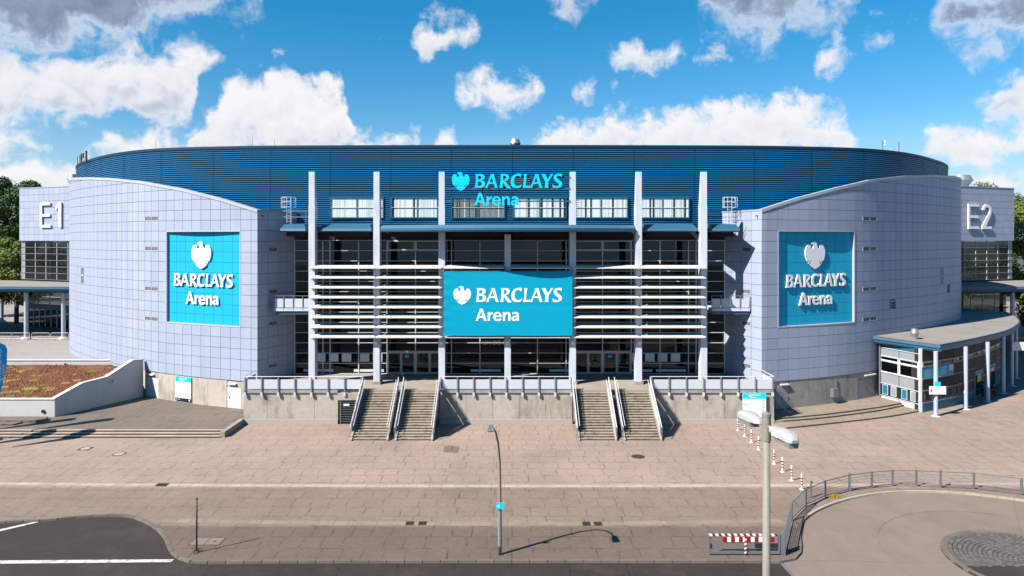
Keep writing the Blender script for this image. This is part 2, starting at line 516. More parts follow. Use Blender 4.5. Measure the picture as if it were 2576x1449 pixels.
mat('apron', (0.335, 0.255, 0.205), rough=0.85, var=0.14, scale=0.5, bump=0.2, stain=0.5, stain_col=(0.24, 0.18, 0.15), stain_scale=(0.35, 0.2, 0.3), rnd=0.04)
mat('cobble', (0.15, 0.136, 0.126), rough=0.85, var=0.25, scale=6, bump=0.4, rnd=0.25)
mat('road_paint', (0.95, 0.9, 0.83), rough=0.8, var=0.2, scale=9, stain=0.7, stain_col=(0.12, 0.11, 0.1), stain_scale=(2.5, 2.5, 1))
mat('render_white', (0.85, 0.83, 0.82), rough=0.9, var=0.06, scale=2, bump=0.2, stain=0.2, stain_col=(0.45, 0.43, 0.41), stain_scale=(0.6, 0.6, 0.2))
mat('gravel_roof', (0.40, 0.365, 0.325), rough=0.95, var=0.2, scale=4, bump=0.4, stain=0.5, stain_col=(0.25, 0.22, 0.19), stain_scale=(0.25, 0.25, 0.25))
mat('upper_paving', (0.48, 0.43, 0.39), rough=0.9, var=0.16, scale=1.2, bump=0.3, stain=0.5, stain_col=(0.3, 0.265, 0.235), stain_scale=(0.2, 0.2, 0.2))
mat('earth', (0.12, 0.13, 0.08), rough=0.95, var=0.25, scale=0.3)
mat('mullion', (0.95, 0.95, 0.96), rough=0.4, var=0.05)
mat('door_frame', (0.75, 0.71, 0.68), rough=0.4, var=0.06)
mat('dark_metal', (0.035, 0.038, 0.045), rough=0.5, var=0.1)
mat('soffit', (0.02, 0.023, 0.03), rough=0.8, var=0.1)
mat('interior', (0.03, 0.03, 0.033), rough=0.8, var=0.3, scale=0.6)
mat('interior_floor', (0.06, 0.058, 0.058), rough=0.5, var=0.2)
mat('board', (0.95, 1.05, 1.03), rough=0.5, var=0.08)
mat('blind', (1.7, 1.7, 1.62), rough=0.7, var=0.05, scale=4)
mat('galvanised', (0.40, 0.43, 0.47), rough=0.4, metal=0.5, var=0.15, scale=6)
mat('railing_grey', (0.40, 0.43, 0.48), rough=0.45, metal=0.3, var=0.1, scale=4)
mat('rail_panel', (0.9, 0.92, 1.0), rough=0.5, var=0.05, scale=2)
mat('pole_grey', (0.36, 0.34, 0.285), rough=0.65, var=0.2, scale=7, stain=0.4, stain_col=(0.2, 0.18, 0.12), stain_scale=(9, 9, 0.8))
mat('pole_brown', (0.42, 0.36, 0.29), rough=0.6, var=0.2, scale=7)
mat('stickers', (0.34, 0.34, 0.36), rough=0.6, var=0.75, scale=9)
mat('lamp_glass', (0.40, 0.41, 0.42), rough=0.2, var=0.05)
mat('lamp_white', (0.62, 0.62, 0.64), rough=0.6, var=0.1, scale=8, stain=0.6, stain_col=(0.45, 0.43, 0.40), stain_scale=(9, 9, 9))
mat('red', (0.45, 0.015, 0.02), rough=0.5, var=0.1)
mat('white_paint', (1.2, 1.2, 1.18), rough=0.5, var=0.05)
mat('navy', (0.012, 0.02, 0.07), rough=0.4, var=0.02)
mat('iron', (0.075, 0.055, 0.05), rough=0.7, var=0.3, scale=15)
mat('hatch', (0.30, 0.255, 0.205), rough=0.8, var=0.15, scale=3)
mat('door_white', (1.0, 1.0, 1.0), rough=0.5, var=0.05)
mat('door_grey', (0.46, 0.45, 0.47), rough=0.5, var=0.1)
mat('kiosk_grey', (0.40, 0.43, 0.45), rough=0.35, var=0.08)
mat('kiosk_brown', (0.05, 0.042, 0.045), rough=0.5, var=0.15, scale=0.8, spec=0.12)
mat('kiosk_blue', (0.015, 0.24, 0.38), rough=0.4, var=0.08)
mat('bark', (0.12, 0.095, 0.07), rough=0.9, var=0.3, scale=5)
mat('leaf', (0.19, 0.27, 0.05), rough=0.7, var=0.55, scale=1.4, spec=0.2)
mat('leaf_dark', (0.085, 0.15, 0.035), rough=0.7, var=0.55, scale=1.4, spec=0.2)
mat('skin', (0.45, 0.27, 0.2), rough=0.6, var=0.05)
mat('clothes_black', (0.02, 0.02, 0.024), rough=0.8, var=0.2)
mat('clothes_red', (0.10, 0.02, 0.025), rough=0.8, var=0.2)
mat('hair', (0.02, 0.014, 0.01), rough=0.6, var=0.1)
cloth_mat('flag_blue', (0.05, 0.33, 0.56))
mat('vent_steel', (0.62, 0.63, 0.65), rough=0.35, metal=0.6, var=0.08)
mat('litter_yellow', (0.55, 0.42, 0.03), rough=0.8, var=0.2)
mat('sedum_red', (0.27, 0.1, 0.045), rough=0.95, var=0.7, scale=3)
mat('sedum_yellow', (0.5, 0.36, 0.08), rough=0.95, var=0.4, scale=3)
mat('sedum_green', (0.24, 0.24, 0.06), rough=0.95, var=0.4, scale=3)
glass_mat('foyer_glass', (0.22, 0.24, 0.25), refl=0.035)
glass_mat('window_glass', (0.86, 0.9, 0.9), refl=0.05)
glass_mat('dark_glass', (0.13, 0.16, 0.17), refl=0.05)
paving_mat('plaza_paving', [(0.545, 0.408, 0.328), (0.395, 0.295, 0.236), (0.25, 0.188, 0.152)], [48.7, 42.1])  # foreground darkening put into the colour, one step per depth zone
paving_mat('terrace_paving', [(0.29, 0.235, 0.195)], [], grime=0.6)
paving_mat('terrace_paving_pale', [(0.47, 0.375, 0.29)], [], grime=0.4)
paving_mat('street_paving', [(0.062, 0.048, 0.041)], [], paver=(0.62, 0.42), patch=3.1, grime=0.5)

# ---------------------------------------------------------------- mesh helpers
class MB:
    def __init__(self):
        self.v, self.f = [], []

    def add(self, vs, fs):
        o = len(self.v)
        self.v += [tuple(p) for p in vs]
        self.f += [tuple(i + o for i in f) for f in fs]
        return self

    def hexa(self, p):                       # 8 corners: bottom ring, top ring
        return self.add(p, [(3, 2, 1, 0), (4, 5, 6, 7), (0, 1, 5, 4), (1, 2, 6, 5), (2, 3, 7, 6), (3, 0, 4, 7)])

    def box(self, x0, x1, y0, y1, z0, z1):
        return self.hexa([(x0, y0, z0), (x1, y0, z0), (x1, y1, z0), (x0, y1, z0), (x0, y0, z1), (x1, y0, z1), (x1, y1, z1), (x0, y1, z1)])

    def beam(self, p, q, w, h, up=(0, 0, 1)):
        p, q = Vector(p), Vector(q)
        d = (q - p).normalized()
        s = d.cross(Vector(up))
        if s.length < 1e-4:
            s = d.cross(Vector((0, 1, 0)))
        s.normalize()
        u = s.cross(d)
        s, u = s * (w / 2), u * (h / 2)
        return self.hexa([p - s - u, p + s - u, p + s + u, p - s + u, q - s - u, q + s - u, q + s + u, q - s + u])

    def slab(self, poly, vec):               # any planar polygon swept along vec
        n = len(poly)
        vec = Vector(vec)
        a = [Vector(p) for p in poly]
        return self.add(a + [p + vec for p in a], [tuple(range(n - 1, -1, -1)), tuple(range(n, 2 * n))] +
                        [(i, (i + 1) % n, n + (i + 1) % n, n + i) for i in range(n)])

    def prism(self, poly, z0, z1):
        return self.slab([(p[0], p[1], z0) for p in poly], (0, 0, z1 - z0))

    def tube(self, p, q, r, r2=None, n=8, caps=True):
        return self.path([p, q], [r, r if r2 is None else r2], n, caps)

    def path(self, pts, r, n=8, caps=True):
        pts = [Vector(p) for p in pts]
        rs = r if isinstance(r, list) else [r] * len(pts)
        d0 = (pts[1] - pts[0]).normalized()
        s = d0.cross(Vector((0, 0, 1)))
        if s.length < 1e-3:
            s = d0.cross(Vector((0, 1, 0)))
        s.normalize()
        vs, fs = [], []
        for i, p in enumerate(pts):
            d = (pts[min(i + 1, len(pts) - 1)] - pts[max(i - 1, 0)]).normalized()
            s = (s - d * s.dot(d)).normalized()
            u = d.cross(s)
            for k in range(n):
                a = 2 * math.pi * k / n
                vs.append(p + (s * math.cos(a) + u * math.sin(a)) * rs[i])
        for i in range(len(pts) - 1):
            for k in range(n):
                fs.append((i * n + k, i * n + (k + 1) % n, (i + 1) * n + (k + 1) % n, (i + 1) * n + k))
        if caps:
            fs.append(tuple(range(n - 1, -1, -1)))
            fs.append(tuple((len(pts) - 1) * n + k for k in range(n)))
        return self.add(vs, fs)

    def lathe(self, c, prof, n=16):
        c = Vector(c)
        vs, fs = [], []
        for (r, z) in prof:
            for k in range(n):
                a = 2 * math.pi * k / n
                vs.append(c + Vector((r * math.cos(a), r * math.sin(a), z)))
        m = len(prof)
        for i in range(m - 1):
            for k in range(n):
                fs.append((i * n + k, i * n + (k + 1) % n, (i + 1) * n + (k + 1) % n, (i + 1) * n + k))
        fs.append(tuple(range(n - 1, -1, -1)))
        fs.append(tuple((m - 1) * n + k for k in range(n)))
        return self.add(vs, fs)

    def sheet(self, rows):                   # grid of points, open
        m, n = len(rows), len(rows[0])
        vs = [p for r in rows for p in r]
        return self.add(vs, [(i * n + j, i * n + j + 1, (i + 1) * n + j + 1, (i + 1) * n + j) for i in range(m - 1) for j in range(n - 1)])

    def mesh(self, name, material):
        me = bpy.data.meshes.new(name)
        me.from_pydata(self.v, [], self.f)
        me.materials.append(MATS[material])
        return me

    def build(self, name, material, parent=None, smooth=False, label=None, kind=None):
        me = self.mesh(name, material)
        if smooth:
            me.polygons.foreach_set('use_smooth', [True] * len(me.polygons))
        o = put(name, me, parent)
        if label:
            o['label'] = label
        if kind:
            o['kind'] = kind
        return o


WM = {}                                      # world matrix of every object as placed


def put(name, me, parent=None, mtx=None):
    o = bpy.data.objects.new(name, me)
    COL.objects.link(o)
    m = mtx if mtx is not None else Matrix.Identity(4)
    if parent is not None:
        o.parent = parent
        o.matrix_parent_inverse = WM[parent.name].inverted()
    o.matrix_basis = m
    WM[o.name] = m.copy()
    return o


def thing(name, label, cat, loc=(0, 0, 0), group=None):
    o = put(name, None, None, Matrix.Translation(Vector(loc)))
    o.empty_display_size = 0.3
    return tag(o, label, cat, group)


def tag(o, label, cat, group=None):
    o['label'] = label
    o['category'] = cat
    if group:
        o['group'] = group
    return o


def structure(o):
    o['kind'] = 'structure'
    return o


def dup(root, delta, label=None):
    """copy of a thing with its parts and sub-parts, shifted by delta"""
    T = Matrix.Translation(Vector(delta))

    def rec(o, parent):
        c = o.copy()
        COL.objects.link(c)
        if parent is not None:
            c.parent = parent
            c.matrix_parent_inverse = o.matrix_parent_inverse.copy()
        WM[c.name] = T @ WM[o.name]
        for ch in list(o.children):
            rec(ch, c)
        return c
    kids = root
    r = rec(kids, None)
    r.matrix_basis = T @ root.matrix_basis
    if label:
        r['label'] = label
    return r


def lerp(a, b, t):
    return a + (b - a) * t


class Curve2:
    """smooth plan curve through points, walked by arc length"""

    def __init__(self, pts, sub=14):
        P = [Vector((x, y, 0)) for x, y in pts]
        P = [P[0] * 2 - P[1]] + P + [P[-1] * 2 - P[-2]]
        self.p = []
        for i in range(1, len(P) - 2):
            p0, p1, p2, p3 = P[i - 1:i + 3]
            for k in range(sub):
                t = k / sub
                self.p.append(0.5 * ((2 * p1) + (p2 - p0) * t + (2 * p0 - 5 * p1 + 4 * p2 - p3) * t * t + (3 * p1 - p0 - 3 * p2 + p3) * t ** 3))
        self.p.append(P[-2])
        self.s = [0]
        for a, b in zip(self.p, self.p[1:]):
            self.s.append(self.s[-1] + (b - a).length)
        self.len = self.s[-1]

    def at(self, u, off=0.0, z=0.0):
        i = 0
        if u >= self.len:
            i = len(self.p) - 2
        else:
            lo, hi = 0, len(self.p) - 2
            while lo < hi:
                mid = (lo + hi + 1) // 2
                if self.s[mid] <= u:
                    lo = mid
                else:
                    hi = mid - 1
            i = lo
        d = self.s[i + 1] - self.s[i]
        t = (u - self.s[i]) / d
        p = self.p[i].lerp(self.p[i + 1], t) if 0 <= t <= 1 else self.p[i] + (self.p[i + 1] - self.p[i]) * t
        if off:
            p = p + self.nrm(u) * off
        return Vector((p.x, p.y, z))

    def nrm(self, u):                        # horizontal normal on the viewer's side
        a, b = self.at(max(u - 0.3, 0)), self.at(min(u + 0.3, self.len))
        t = (b - a).normalized()
        n = Vector((-t.y, t.x, 0))
        return n if t.x < 0 else -n

    def find(self, px):                      # arc length where the sight line through a column meets it
        g = (px - CX) / F
        for i in range(len(self.p) - 1):
            a, b = self.p[i].x - g * self.p[i].y, self.p[i + 1].x - g * self.p[i + 1].y
            if a * b <= 0 and a != b:
                return lerp(self.s[i], self.s[i + 1], a / (a - b))
        return None


# ---------------------------------------------------------------- lettering (outlines on a drawing board, y down)
GLY = {
    'B': ([[(655, 355), (760, 355), (803, 362), (828, 382), (836, 412), (828, 445), (802, 468), (780, 478), (812, 488), (838, 512), (846, 545), (838, 580), (815, 605), (780, 620), (745, 623), (640, 623), (655, 590), (668, 480), (670, 400), (664, 372)],
           [(712, 392), (745, 390), (768, 402), (774, 425), (765, 450), (742, 463), (708, 465)], [(706, 500), (745, 500), (775, 515), (782, 545), (772, 575), (745, 588), (702, 588)]]),
    'A': ([[(945, 355), (1010, 355), (1020, 390), (1062, 540), (1078, 592), (1096, 623), (1042, 623), (1030, 600), (1014, 545), (916, 548), (897, 590), (893, 623), (835, 623), (860, 592), (942, 405), (950, 378)],
           [(972, 415), (1003, 512), (930, 514)]]),
    'R': ([[(1133, 355), (1240, 355), (1285, 368), (1305, 400), (1300, 440), (1275, 472), (1232, 495), (1295, 575), (1350, 632), (1272, 632), (1245, 600), (1190, 518), (1178, 585), (1183, 622), (1115, 622), (1130, 590), (1142, 480), (1145, 400), (1140, 370)],
           [(1190, 392), (1220, 390), (1243, 403), (1249, 428), (1238, 455), (1212, 470), (1186, 472)]]),
    'C': ([[(1542, 352), (1534, 422), (1512, 400), (1475, 388), (1435, 398), (1410, 430), (1400, 480), (1402, 530), (1420, 567), (1455, 587), (1495, 585), (1528, 568), (1545, 555), (1530, 605), (1500, 620), (1450, 628), (1395, 620), (1355, 590), (1338, 545), (1336, 490), (1348, 435), (1378, 388), (1425, 358), (1480, 347), (1520, 350)]]),
    'L': ([[(1580, 355), (1650, 355), (1640, 390), (1630, 480), (1621, 585), (1675, 584), (1712, 572), (1694, 622), (1562, 622), (1578, 590), (1590, 480), (1592, 400), (1588, 375)]]),
    'Y': ([[(1925, 355), (1998, 355), (2048, 455), (2095, 385), (2100, 355), (2155, 355), (2135, 385), (2060, 500), (2055, 590), (2062, 622), (1985, 622), (1995, 590), (2000, 505), (1945, 390)]]),
    'S': ([[(2322, 352), (2315, 420), (2298, 400), (2265, 388), (2232, 392), (2216, 410), (2225, 440), (2270, 475), (2310, 510), (2325, 550), (2310, 592), (2275, 618), (2220, 628), (2165, 622), (2142, 612), (2142, 550), (2165, 575), (2205, 590), (2245, 585), (2262, 562), (2250, 535), (2205, 500), (2170, 465), (2158, 425), (2170, 385), (2205, 358), (2255, 347), (2295, 350)]]),
    'a1': ([[(725, 752), (775, 752), (858, 992), (808, 992), (788, 935), (705, 935), (685, 992), (640, 992)], [(748, 805), (775, 897), (718, 897)]]),
    'r': ([[(875, 822), (918, 822), (920, 848), (945, 825), (980, 820), (978, 862), (942, 870), (922, 895), (920, 992), (875, 992)]]),
    'e': ([[(1148, 918), (1025, 918), (1032, 942), (1055, 958), (1090, 958), (1135, 938), (1140, 975), (1110, 992), (1065, 998), (1015, 985), (985, 945), (980, 905), (992, 860), (1020, 828), (1062, 817), (1105, 825), (1135, 855), (1148, 900)],
           [(1025, 888), (1108, 888), (1100, 862), (1078, 850), (1050, 852), (1032, 866)]]),
    'n': ([[(1170, 822), (1212, 822), (1214, 845), (1240, 823), (1272, 817), (1305, 830), (1320, 862), (1320, 992), (1275, 992), (1275, 880), (1268, 860), (1250, 855), (1228, 868), (1214, 895), (1214, 992), (1170, 992)]]),
    'a2': ([[(1355, 832), (1400, 817), (1450, 822), (1478, 848), (1485, 885), (1485, 992), (1448, 992), (1442, 970), (1415, 992), (1380, 998), (1348, 980), (1338, 945), (1350, 912), (1385, 895), (1440, 890), (1438, 868), (1420, 855), (1390, 856), (1360, 870)],
            [(1440, 918), (1400, 922), (1385, 940), (1392, 960), (1412, 962), (1435, 945)]]),
}
EAGLE = [(780, 285), (810, 255), (860, 235), (920, 212), (980, 215), (1035, 245), (1065, 290), (1072, 350), (1080, 410), (1105, 455), (1150, 482), (1195, 482), (1232, 468), (1205, 430), (1208, 390), (1240, 360), (1300, 345), (1360, 360), (1420, 415), (1465, 500), (1488, 600), (1485, 720), (1465, 820), (1430, 920), (1385, 1000), (1330, 960), (1280, 890), (1300, 970), (1330, 1060), (1310, 1078), (1250, 1030), (1195, 960), (1155, 880), (1170, 960), (1200, 1040), (1265, 1130), (1200, 1185), (1100, 1245), (980, 1300), (870, 1250), (780, 1195), (705, 1130), (760, 1050), (800, 960), (820, 880), (780, 950), (720, 1020), (660, 1075), (640, 1065), (665, 990), (690, 890), (650, 960), (590, 1000), (540, 930), (500, 820), (485, 720), (482, 600), (500, 500), (550, 410), (610, 360), (680, 345), (740, 365), (765, 405), (755, 445), (738, 468), (780, 485), (830, 487), (870, 470), (890, 430), (892, 370), (870, 330), (830, 318), (785, 315)]
GLY['eagle'] = [[(208 + (x - 482) * 0.338, 315 + (y - 212) * 0.3336) for x, y in EAGLE]]
WORD1 = [('B', 0), ('A', 0), ('R', 0), ('C', 0), ('L', 0), ('A', 855), ('Y', 0), ('S', 0)]
WORD2 = [('a1', 0), ('r', 0), ('e', 0), ('n', 0), ('a2', 0)]


def outline_solid(mb, loops, O, ex, ez, s, x0, y0, n, depth):
    """solid letter: board point (x, y) goes to O + ex*s*(x-x0) - ez*s*(y-y0), swept along n by depth"""
    O, ex, ez, n = Vector(O), Vector(ex), Vector(ez), Vector(n)
    L3 = [[O + ex * (s * (x - x0)) - ez * (s * (y - y0)) for x, y in lp] for lp in loops]
    tris = tessellate_polygon([[Vector((x, y, 0)) for x, y in lp] for lp in loops])
    flat = [p for lp in L3 for p in lp]
    k = len(flat)
    fs = [tuple(t) for t in tris] + [tuple(i + k for i in reversed(t)) for t in tris]
    o = 0
    for lp in L3:
        m = len(lp)
        fs += [(o + i, o + (i + 1) % m, k + o + (i + 1) % m, k + o + i) for i in range(m)]
        o += m
    mb.add([p + n * depth for p in flat] + flat, fs)
    return mb


def lettering(parent, word, O, ex, ez, s, x0, y0, n, depth, material, name='letter'):
    for g, dx in word:
        outline_solid(MB(), [[(x + dx, y) for x, y in lp] for lp in GLY[g]], O, ex, ez, s, x0, y0, n, depth).build(name, material, parent)


def font_text(body, size, material, parent, O, ex, ez, depth=0.0, name='lettering', align='CENTER', bold=0.0):
    cu = bpy.data.curves.new('t', 'FONT')
    cu.body = body
    cu.size = size
    cu.align_x = align
    cu.extrude = depth / 2
    cu.offset = bold
    o = bpy.data.objects.new('t', cu)
    me = bpy.data.meshes.new_from_object(o)
    bpy.data.objects.remove(o)
    bpy.data.curves.remove(cu)
    me.materials.clear()
    me.materials.append(MATS[material])
    ex, ez = Vector(ex).normalized(), Vector(ez).normalized()
    n = ex.cross(ez)
    M = Matrix(((ex.x, ez.x, n.x, O[0]), (ex.y, ez.y, n.y, O[1]), (ex.z, ez.z, n.z, O[2]), (0, 0, 0, 1)))
    me.transform(M)
    return put(name, me, parent)


UP = Vector((0, 0, 1))

# ================================================================ GROUND
structure(MB().add([(-2500, -300, -0.13), (2500, -300, -0.13), (2500, 6000, -0.13), (-2500, 6000, -0.13)], [(0, 1, 2, 3)]).build('ground', 'earth'))
structure(MB().add([(-120, 15, -0.122), (120, 15, -0.122), (120, 41, -0.122), (-120, 41, -0.122)], [(0, 1, 2, 3)]).build('road', 'street_paving'))

KL = [(-700, 1345), (-300, 1328), (0, 1311), (120, 1305), (200, 1297), (270, 1293), (330, 1296), (372, 1311), (402, 1330), (420, 1353), (430, 1378), (446, 1396), (475, 1407), (515, 1411)]
KF = [(700, 1409), (1000, 1408.5), (1288, 1408), (1600, 1408), (1900, 1408.5), (1965, 1409)]
KR = [(1992, 1404), (2007, 1393), (2011, 1375), (2009, 1345), (2016, 1309.5), (2034, 1293), (2059, 1278.5), (2100, 1262), (2148, 1249), (2215, 1238), (2288, 1234), (2370, 1235), (2449, 1241), (2576, 1257), (2760, 1292), (3000, 1360)]
kl = [G(x, y) for x, y in KL]
kf = [G(x, y) for x, y in KF]
kr = [G(x, y) for x, y in KR]
edge = Curve2([(p.x, p.y) for p in kl + kf + kr], sub=8)
poly = [edge.at(edge.len * i / 260) for i in range(261)]
plaza_poly = [(p.x, p.y) for p in poly] + [(140, poly[-1].y), (140, 400), (-140, 400), (-140, poly[0].y)]
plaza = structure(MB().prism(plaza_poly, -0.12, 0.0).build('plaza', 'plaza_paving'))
# kerb stones, one by one
u = 2.0
k = 0
while u < edge.len - 1.2:
    p = edge.at(u)
    L = 0.98
    if -46 < p.x < 44:
        q = edge.at(u + L - 0.035)
        d = (q - p).normalized()
        nn = Vector((d.y, -d.x, 0))
        if nn.y > 0 and abs(d.x) > 0.3:
            nn = -nn
        mid = (p + q) / 2
        pale = p.x > 18.4
        low = 0.012 if (-14 < p.x < 10) else 0.018
        side = 0.13
        a, b = p - nn * 0.02, q - nn * 0.02
        MB().hexa([a + nn * 0.16 + UP * -0.121, b + nn * 0.16 + UP * -0.121, b - nn * 0.02 + UP * -0.121, a - nn * 0.02 + UP * -0.121,
                   a + nn * 0.15 + UP * low, b + nn * 0.15 + UP * low, b - nn * 0.04 + UP * low, a - nn * 0.04 + UP * low]).build('kerb_stone', 'kerb_pale' if pale else 'kerb', plaza)
    u += L
# two bands of concrete slabs across the plaza
def band(y_of, x0, x1, w, step, m):
    x = x0
    while x < x1:
        L = step * random.uniform(0.96, 1.0)
        a, b = y_of(x), y_of(x + L)
        z = 0.008 + random.uniform(0, 0.006)
        MB().hexa([(x, a, -0.02), (x + L - 0.025, b, -0.02), (x + L - 0.025, b + w, -0.02), (x, a + w, -0.02), (x, a, z), (x + L - 0.025, b, z), (x + L - 0.025, b + w, z), (x, a + w, z)]).build('paving_slab', m, plaza)
        x += L


band(lambda x: 48.55 + 0.00035 * x * x, -42, 44, 0.52, 0.92, 'slab_strip')
def near_band(x):
    return 42.05 + 0.0011 * x * x + (0.0 if x < 0 else 0.0006 * x * x)


GRATES = [(1031, 1317), (1063, 1317), (1475, 1318), (1504, 1318)]
band(near_band, -21.9, 16.6, 0.56, 0.92, 'slab_strip_near')

# asphalt lay-by and its paint
ab = [G(x, y, -0.12) for x, y in KL]
asph = [(p.x, p.y) for p in ab] + [(ab[-1].x + 0.6, ab[-1].y - 0.1)] + [(p.x, p.y) for p in (G(505, 1452, -0.12), G(455, 1560, -0.12))] + [(-60, 26), (-60, ab[0].y)]
structure(MB().slab([(x, y, -0.121) for x, y in asph], (0, 0, 0.005)).build('asphalt_road', 'asphalt'))
def paint(pts, label):
    o = MB().add([(p.x, p.y, -0.112) for p in (G(x, y, -0.12) for x, y in pts)], [tuple(range(len(pts)))]).build('road_marking', 'road_paint')
    return tag(o, label, 'road marking', 'white lines on the lay-by')


paint([(-260, 1398), (-260, 1388), (104, 1309), (108, 1311)], 'slanting white line at the kerbed corner of the asphalt lay-by')
paint([(-320, 1421), (-320, 1412), (438, 1407), (430, 1414)], 'long straight white line along the front of the asphalt lay-by')

# ---------------------------------------------------------------- turning circle on the right
CC = Vector((28.3, 37.3, 0))
tc = structure(MB().prism([(CC.x + 13.6 * math.cos(2 * math.pi * i / 72), CC.y + 13.6 * math.sin(2 * math.pi * i / 72)) for i in range(72)], -0.128, -0.118).build('turning_circle', 'joint'))


def sector(r0, r1, a0, a1, z0, z1, n=8, c=CC):
    lo = [(c.x + r0 * math.cos(lerp(a0, a1, i / n)), c.y + r0 * math.sin(lerp(a0, a1, i / n))) for i in range(n + 1)]
    hi = [(c.x + r1 * math.cos(lerp(a0, a1, i / n)), c.y + r1 * math.sin(lerp(a0, a1, i / n))) for i in range(n + 1)]
    mb = MB()
    for i in range(n):
        mb.hexa([(*lo[i], z0), (*hi[i], z0), (*hi[i + 1], z0), (*lo[i + 1], z0), (*lo[i], z1), (*hi[i], z1), (*hi[i + 1], z1), (*lo[i + 1], z1)])
    # drop the inner walls between neighbouring wedges
    keep = []
    for j, f in enumerate(mb.f):
        w, k = divmod(j, 6)
        if (k == 5 and w > 0) or (k == 3 and w < n - 1):
            continue
        keep.append(f)
    mb.f = keep
    return mb


NS = 15
for i in range(NS):
    a0, a1 = 2 * math.pi * i / NS + 0.17, 2 * math.pi * (i + 1) / NS + 0.17
    sector(4.15, 7.3, a0 + 0.0022, a1 - 0.0022, -0.125, -0.105).build('concrete_slab', 'apron', tc)
    sector(7.325, 13.4, a0 + 0.0016, a1 - 0.0016, -0.125, -0.105).build('concrete_slab', 'apron', tc)

isl = tag(put('traffic_island', None, None, Matrix.Translation(CC)), 'round cobbled island in the middle of the concrete turning circle', 'traffic island')
MB().lathe(CC, [(4.1, -0.12), (4.1, -0.03), (3.95, 0.0), (0.01, 0.0)], 48).build('island_base', 'asphalt', isl)
for i in range(26):
    a0, a1 = 2 * math.pi * i / 26, 2 * math.pi * (i + 1) / 26
    sector(3.8, 4.14, a0 + 0.004, a1 - 0.004, -0.1, 0.015, 3).build('kerb_stone', 'kerb', isl)
nc, rest = 0, MB()
r = 3.68
rowi = 0
cells = []
while r > 0.3:
    cnt = int(2 * math.pi * r / 0.26)
    for j in range(cnt):
        a = 2 * math.pi * (j + 0.5 * (rowi % 2)) / cnt
        x, y = CC.x + r * math.cos(a), CC.y + r * math.sin(a)
        if y < 36.9:
            continue
        cells.append((x, y, a))
    r -= 0.235
    rowi += 1
cells.sort(key=lambda c: abs(c[0] - 26) - c[1])
for x, y, a in cells:
    w, h = random.uniform(0.095, 0.112), random.uniform(0.105, 0.12)
    er, et = Vector((math.cos(a), math.sin(a), 0)), Vector((-math.sin(a), math.cos(a), 0))
    c = Vector((x, y, 0))
    z = random.uniform(0.02, 0.04)
    cor = [c - er * w - et * h, c + er * w - et * h, c + er * w + et * h, c - er * w + et * h]
    top = [c + (q - c) * 0.8 + UP * z for q in cor]
    mb = MB() if nc < 300 else rest
    mb.add(cor + top, [(4, 5, 6, 7), (0, 1, 5, 4), (1, 2, 6, 5), (2, 3, 7, 6), (3, 0, 4, 7)])
    if nc < 300:
        mb.build('cobblestone', 'cobble', isl)
    nc += 1
if rest.v:
    rest.build('cobblestones', 'cobble', isl, kind='stuff')

# ---------------------------------------------------------------- raised ground at the wings
tl = structure(MB().prism([(-25.75, 61.45), (-25.75, 69.2), (-30, 71), (-40, 75.5), (-47, 79), (-75, 79), (-75, 61.45)], -0.02, 0.45).build('terrace', 'terrace_paving'))
for i in range(2):
    y1 = 61.45 - 0.42 * i
    x = -75.0
    while x < -25.9:
        L = min(1.96, -25.9 - x)
        MB().box(x, x + L - 0.02, y1 - 0.42, y1 + 0.05, 0.0, 0.30 - 0.15 * i).build('step', 'slab_strip', tl)
        x += 1.96
x = -75.0
while x < -25.9:
    L = min(1.96, -25.9 - x)
    MB().box(x, x + L - 0.02, 61.43, 61.75, 0.30, 0.456).build('kerb_stone', 'slab_strip', tl)
    x += 1.96
for i in range(3):
    y1 = 61.42 - 0.42 * i
    for x in range(-75, -26, 7):
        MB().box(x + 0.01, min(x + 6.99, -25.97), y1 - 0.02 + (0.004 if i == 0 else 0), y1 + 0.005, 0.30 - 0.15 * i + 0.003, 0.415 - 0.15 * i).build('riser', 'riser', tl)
for y0, y1 in ((60.7, 62.6), (62.65, 64.0), (64.03, 65.05)):
    MB().box(-25.95, -25.55, y0, y1, 0.0, 0.52).build('edge_stone', 'concrete_grey', tl)
# flight turned towards the flags at the far left
for i in range(2):
    MB().prism([(-75, 61.5 + 0.8 * i), (-46 + 2.2 * i, 63.0 + 0.9 * i), (-45.5 + 1.2 * i, 64.4 + i * 0.8), (-75, 64.4 + i * 0.6)], 0.40, 0.58 + 0.13 * i).build('step', 'terrace_paving', tl)

tr_ = None
lines = [[(1957, 1081), (2099.7, 1066), (2234, 1050), (2317.7, 1035)],
         [(1949, 1063), (2073, 1052.6), (2207, 1035), (2277, 1020.8)],
         [(1949, 1055.5), (2073, 1044.5), (2207, 1027), (2269, 1016.2)]]
for i, ln in enumerate(lines):
    pts = [G(x, y, 0.15 * i) for x, y in ln]
    c = Curve2([(p.x, p.y) for p in pts], 6)
    ps = [(p.x, p.y) for p in c.p]
    ps = [(25.05, ps[0][1])] + [p for p in ps if p[0] > 25.2]
    m = MB().prism(ps + [(42.0, 77.0), (36, 76), (25.05, 70)], 0.15 * i - 0.02, 0.15 * (i + 1))
    if i == 0:
        tr_ = structure(m.build('terrace', 'terrace_paving_pale'))
    else:
        m.build('step', 'terrace_paving_pale', tr_)
    off_ = Vector((0.008, -0.02, 0))
    fr_ = [Vector((a, b, 0)) + off_ for a, b in ps[1:]]
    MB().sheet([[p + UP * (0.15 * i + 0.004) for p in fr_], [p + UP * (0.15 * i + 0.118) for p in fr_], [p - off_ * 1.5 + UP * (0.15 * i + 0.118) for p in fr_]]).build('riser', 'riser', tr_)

# promenade at entrance level on the left, behind the planted roof
structure(MB().prism([(-44, 80.2), (-140, 80.2), (-140, 260), (-50, 260), (-50, 90)], -0.05, 2.6).build('promenade', 'upper_paving'))

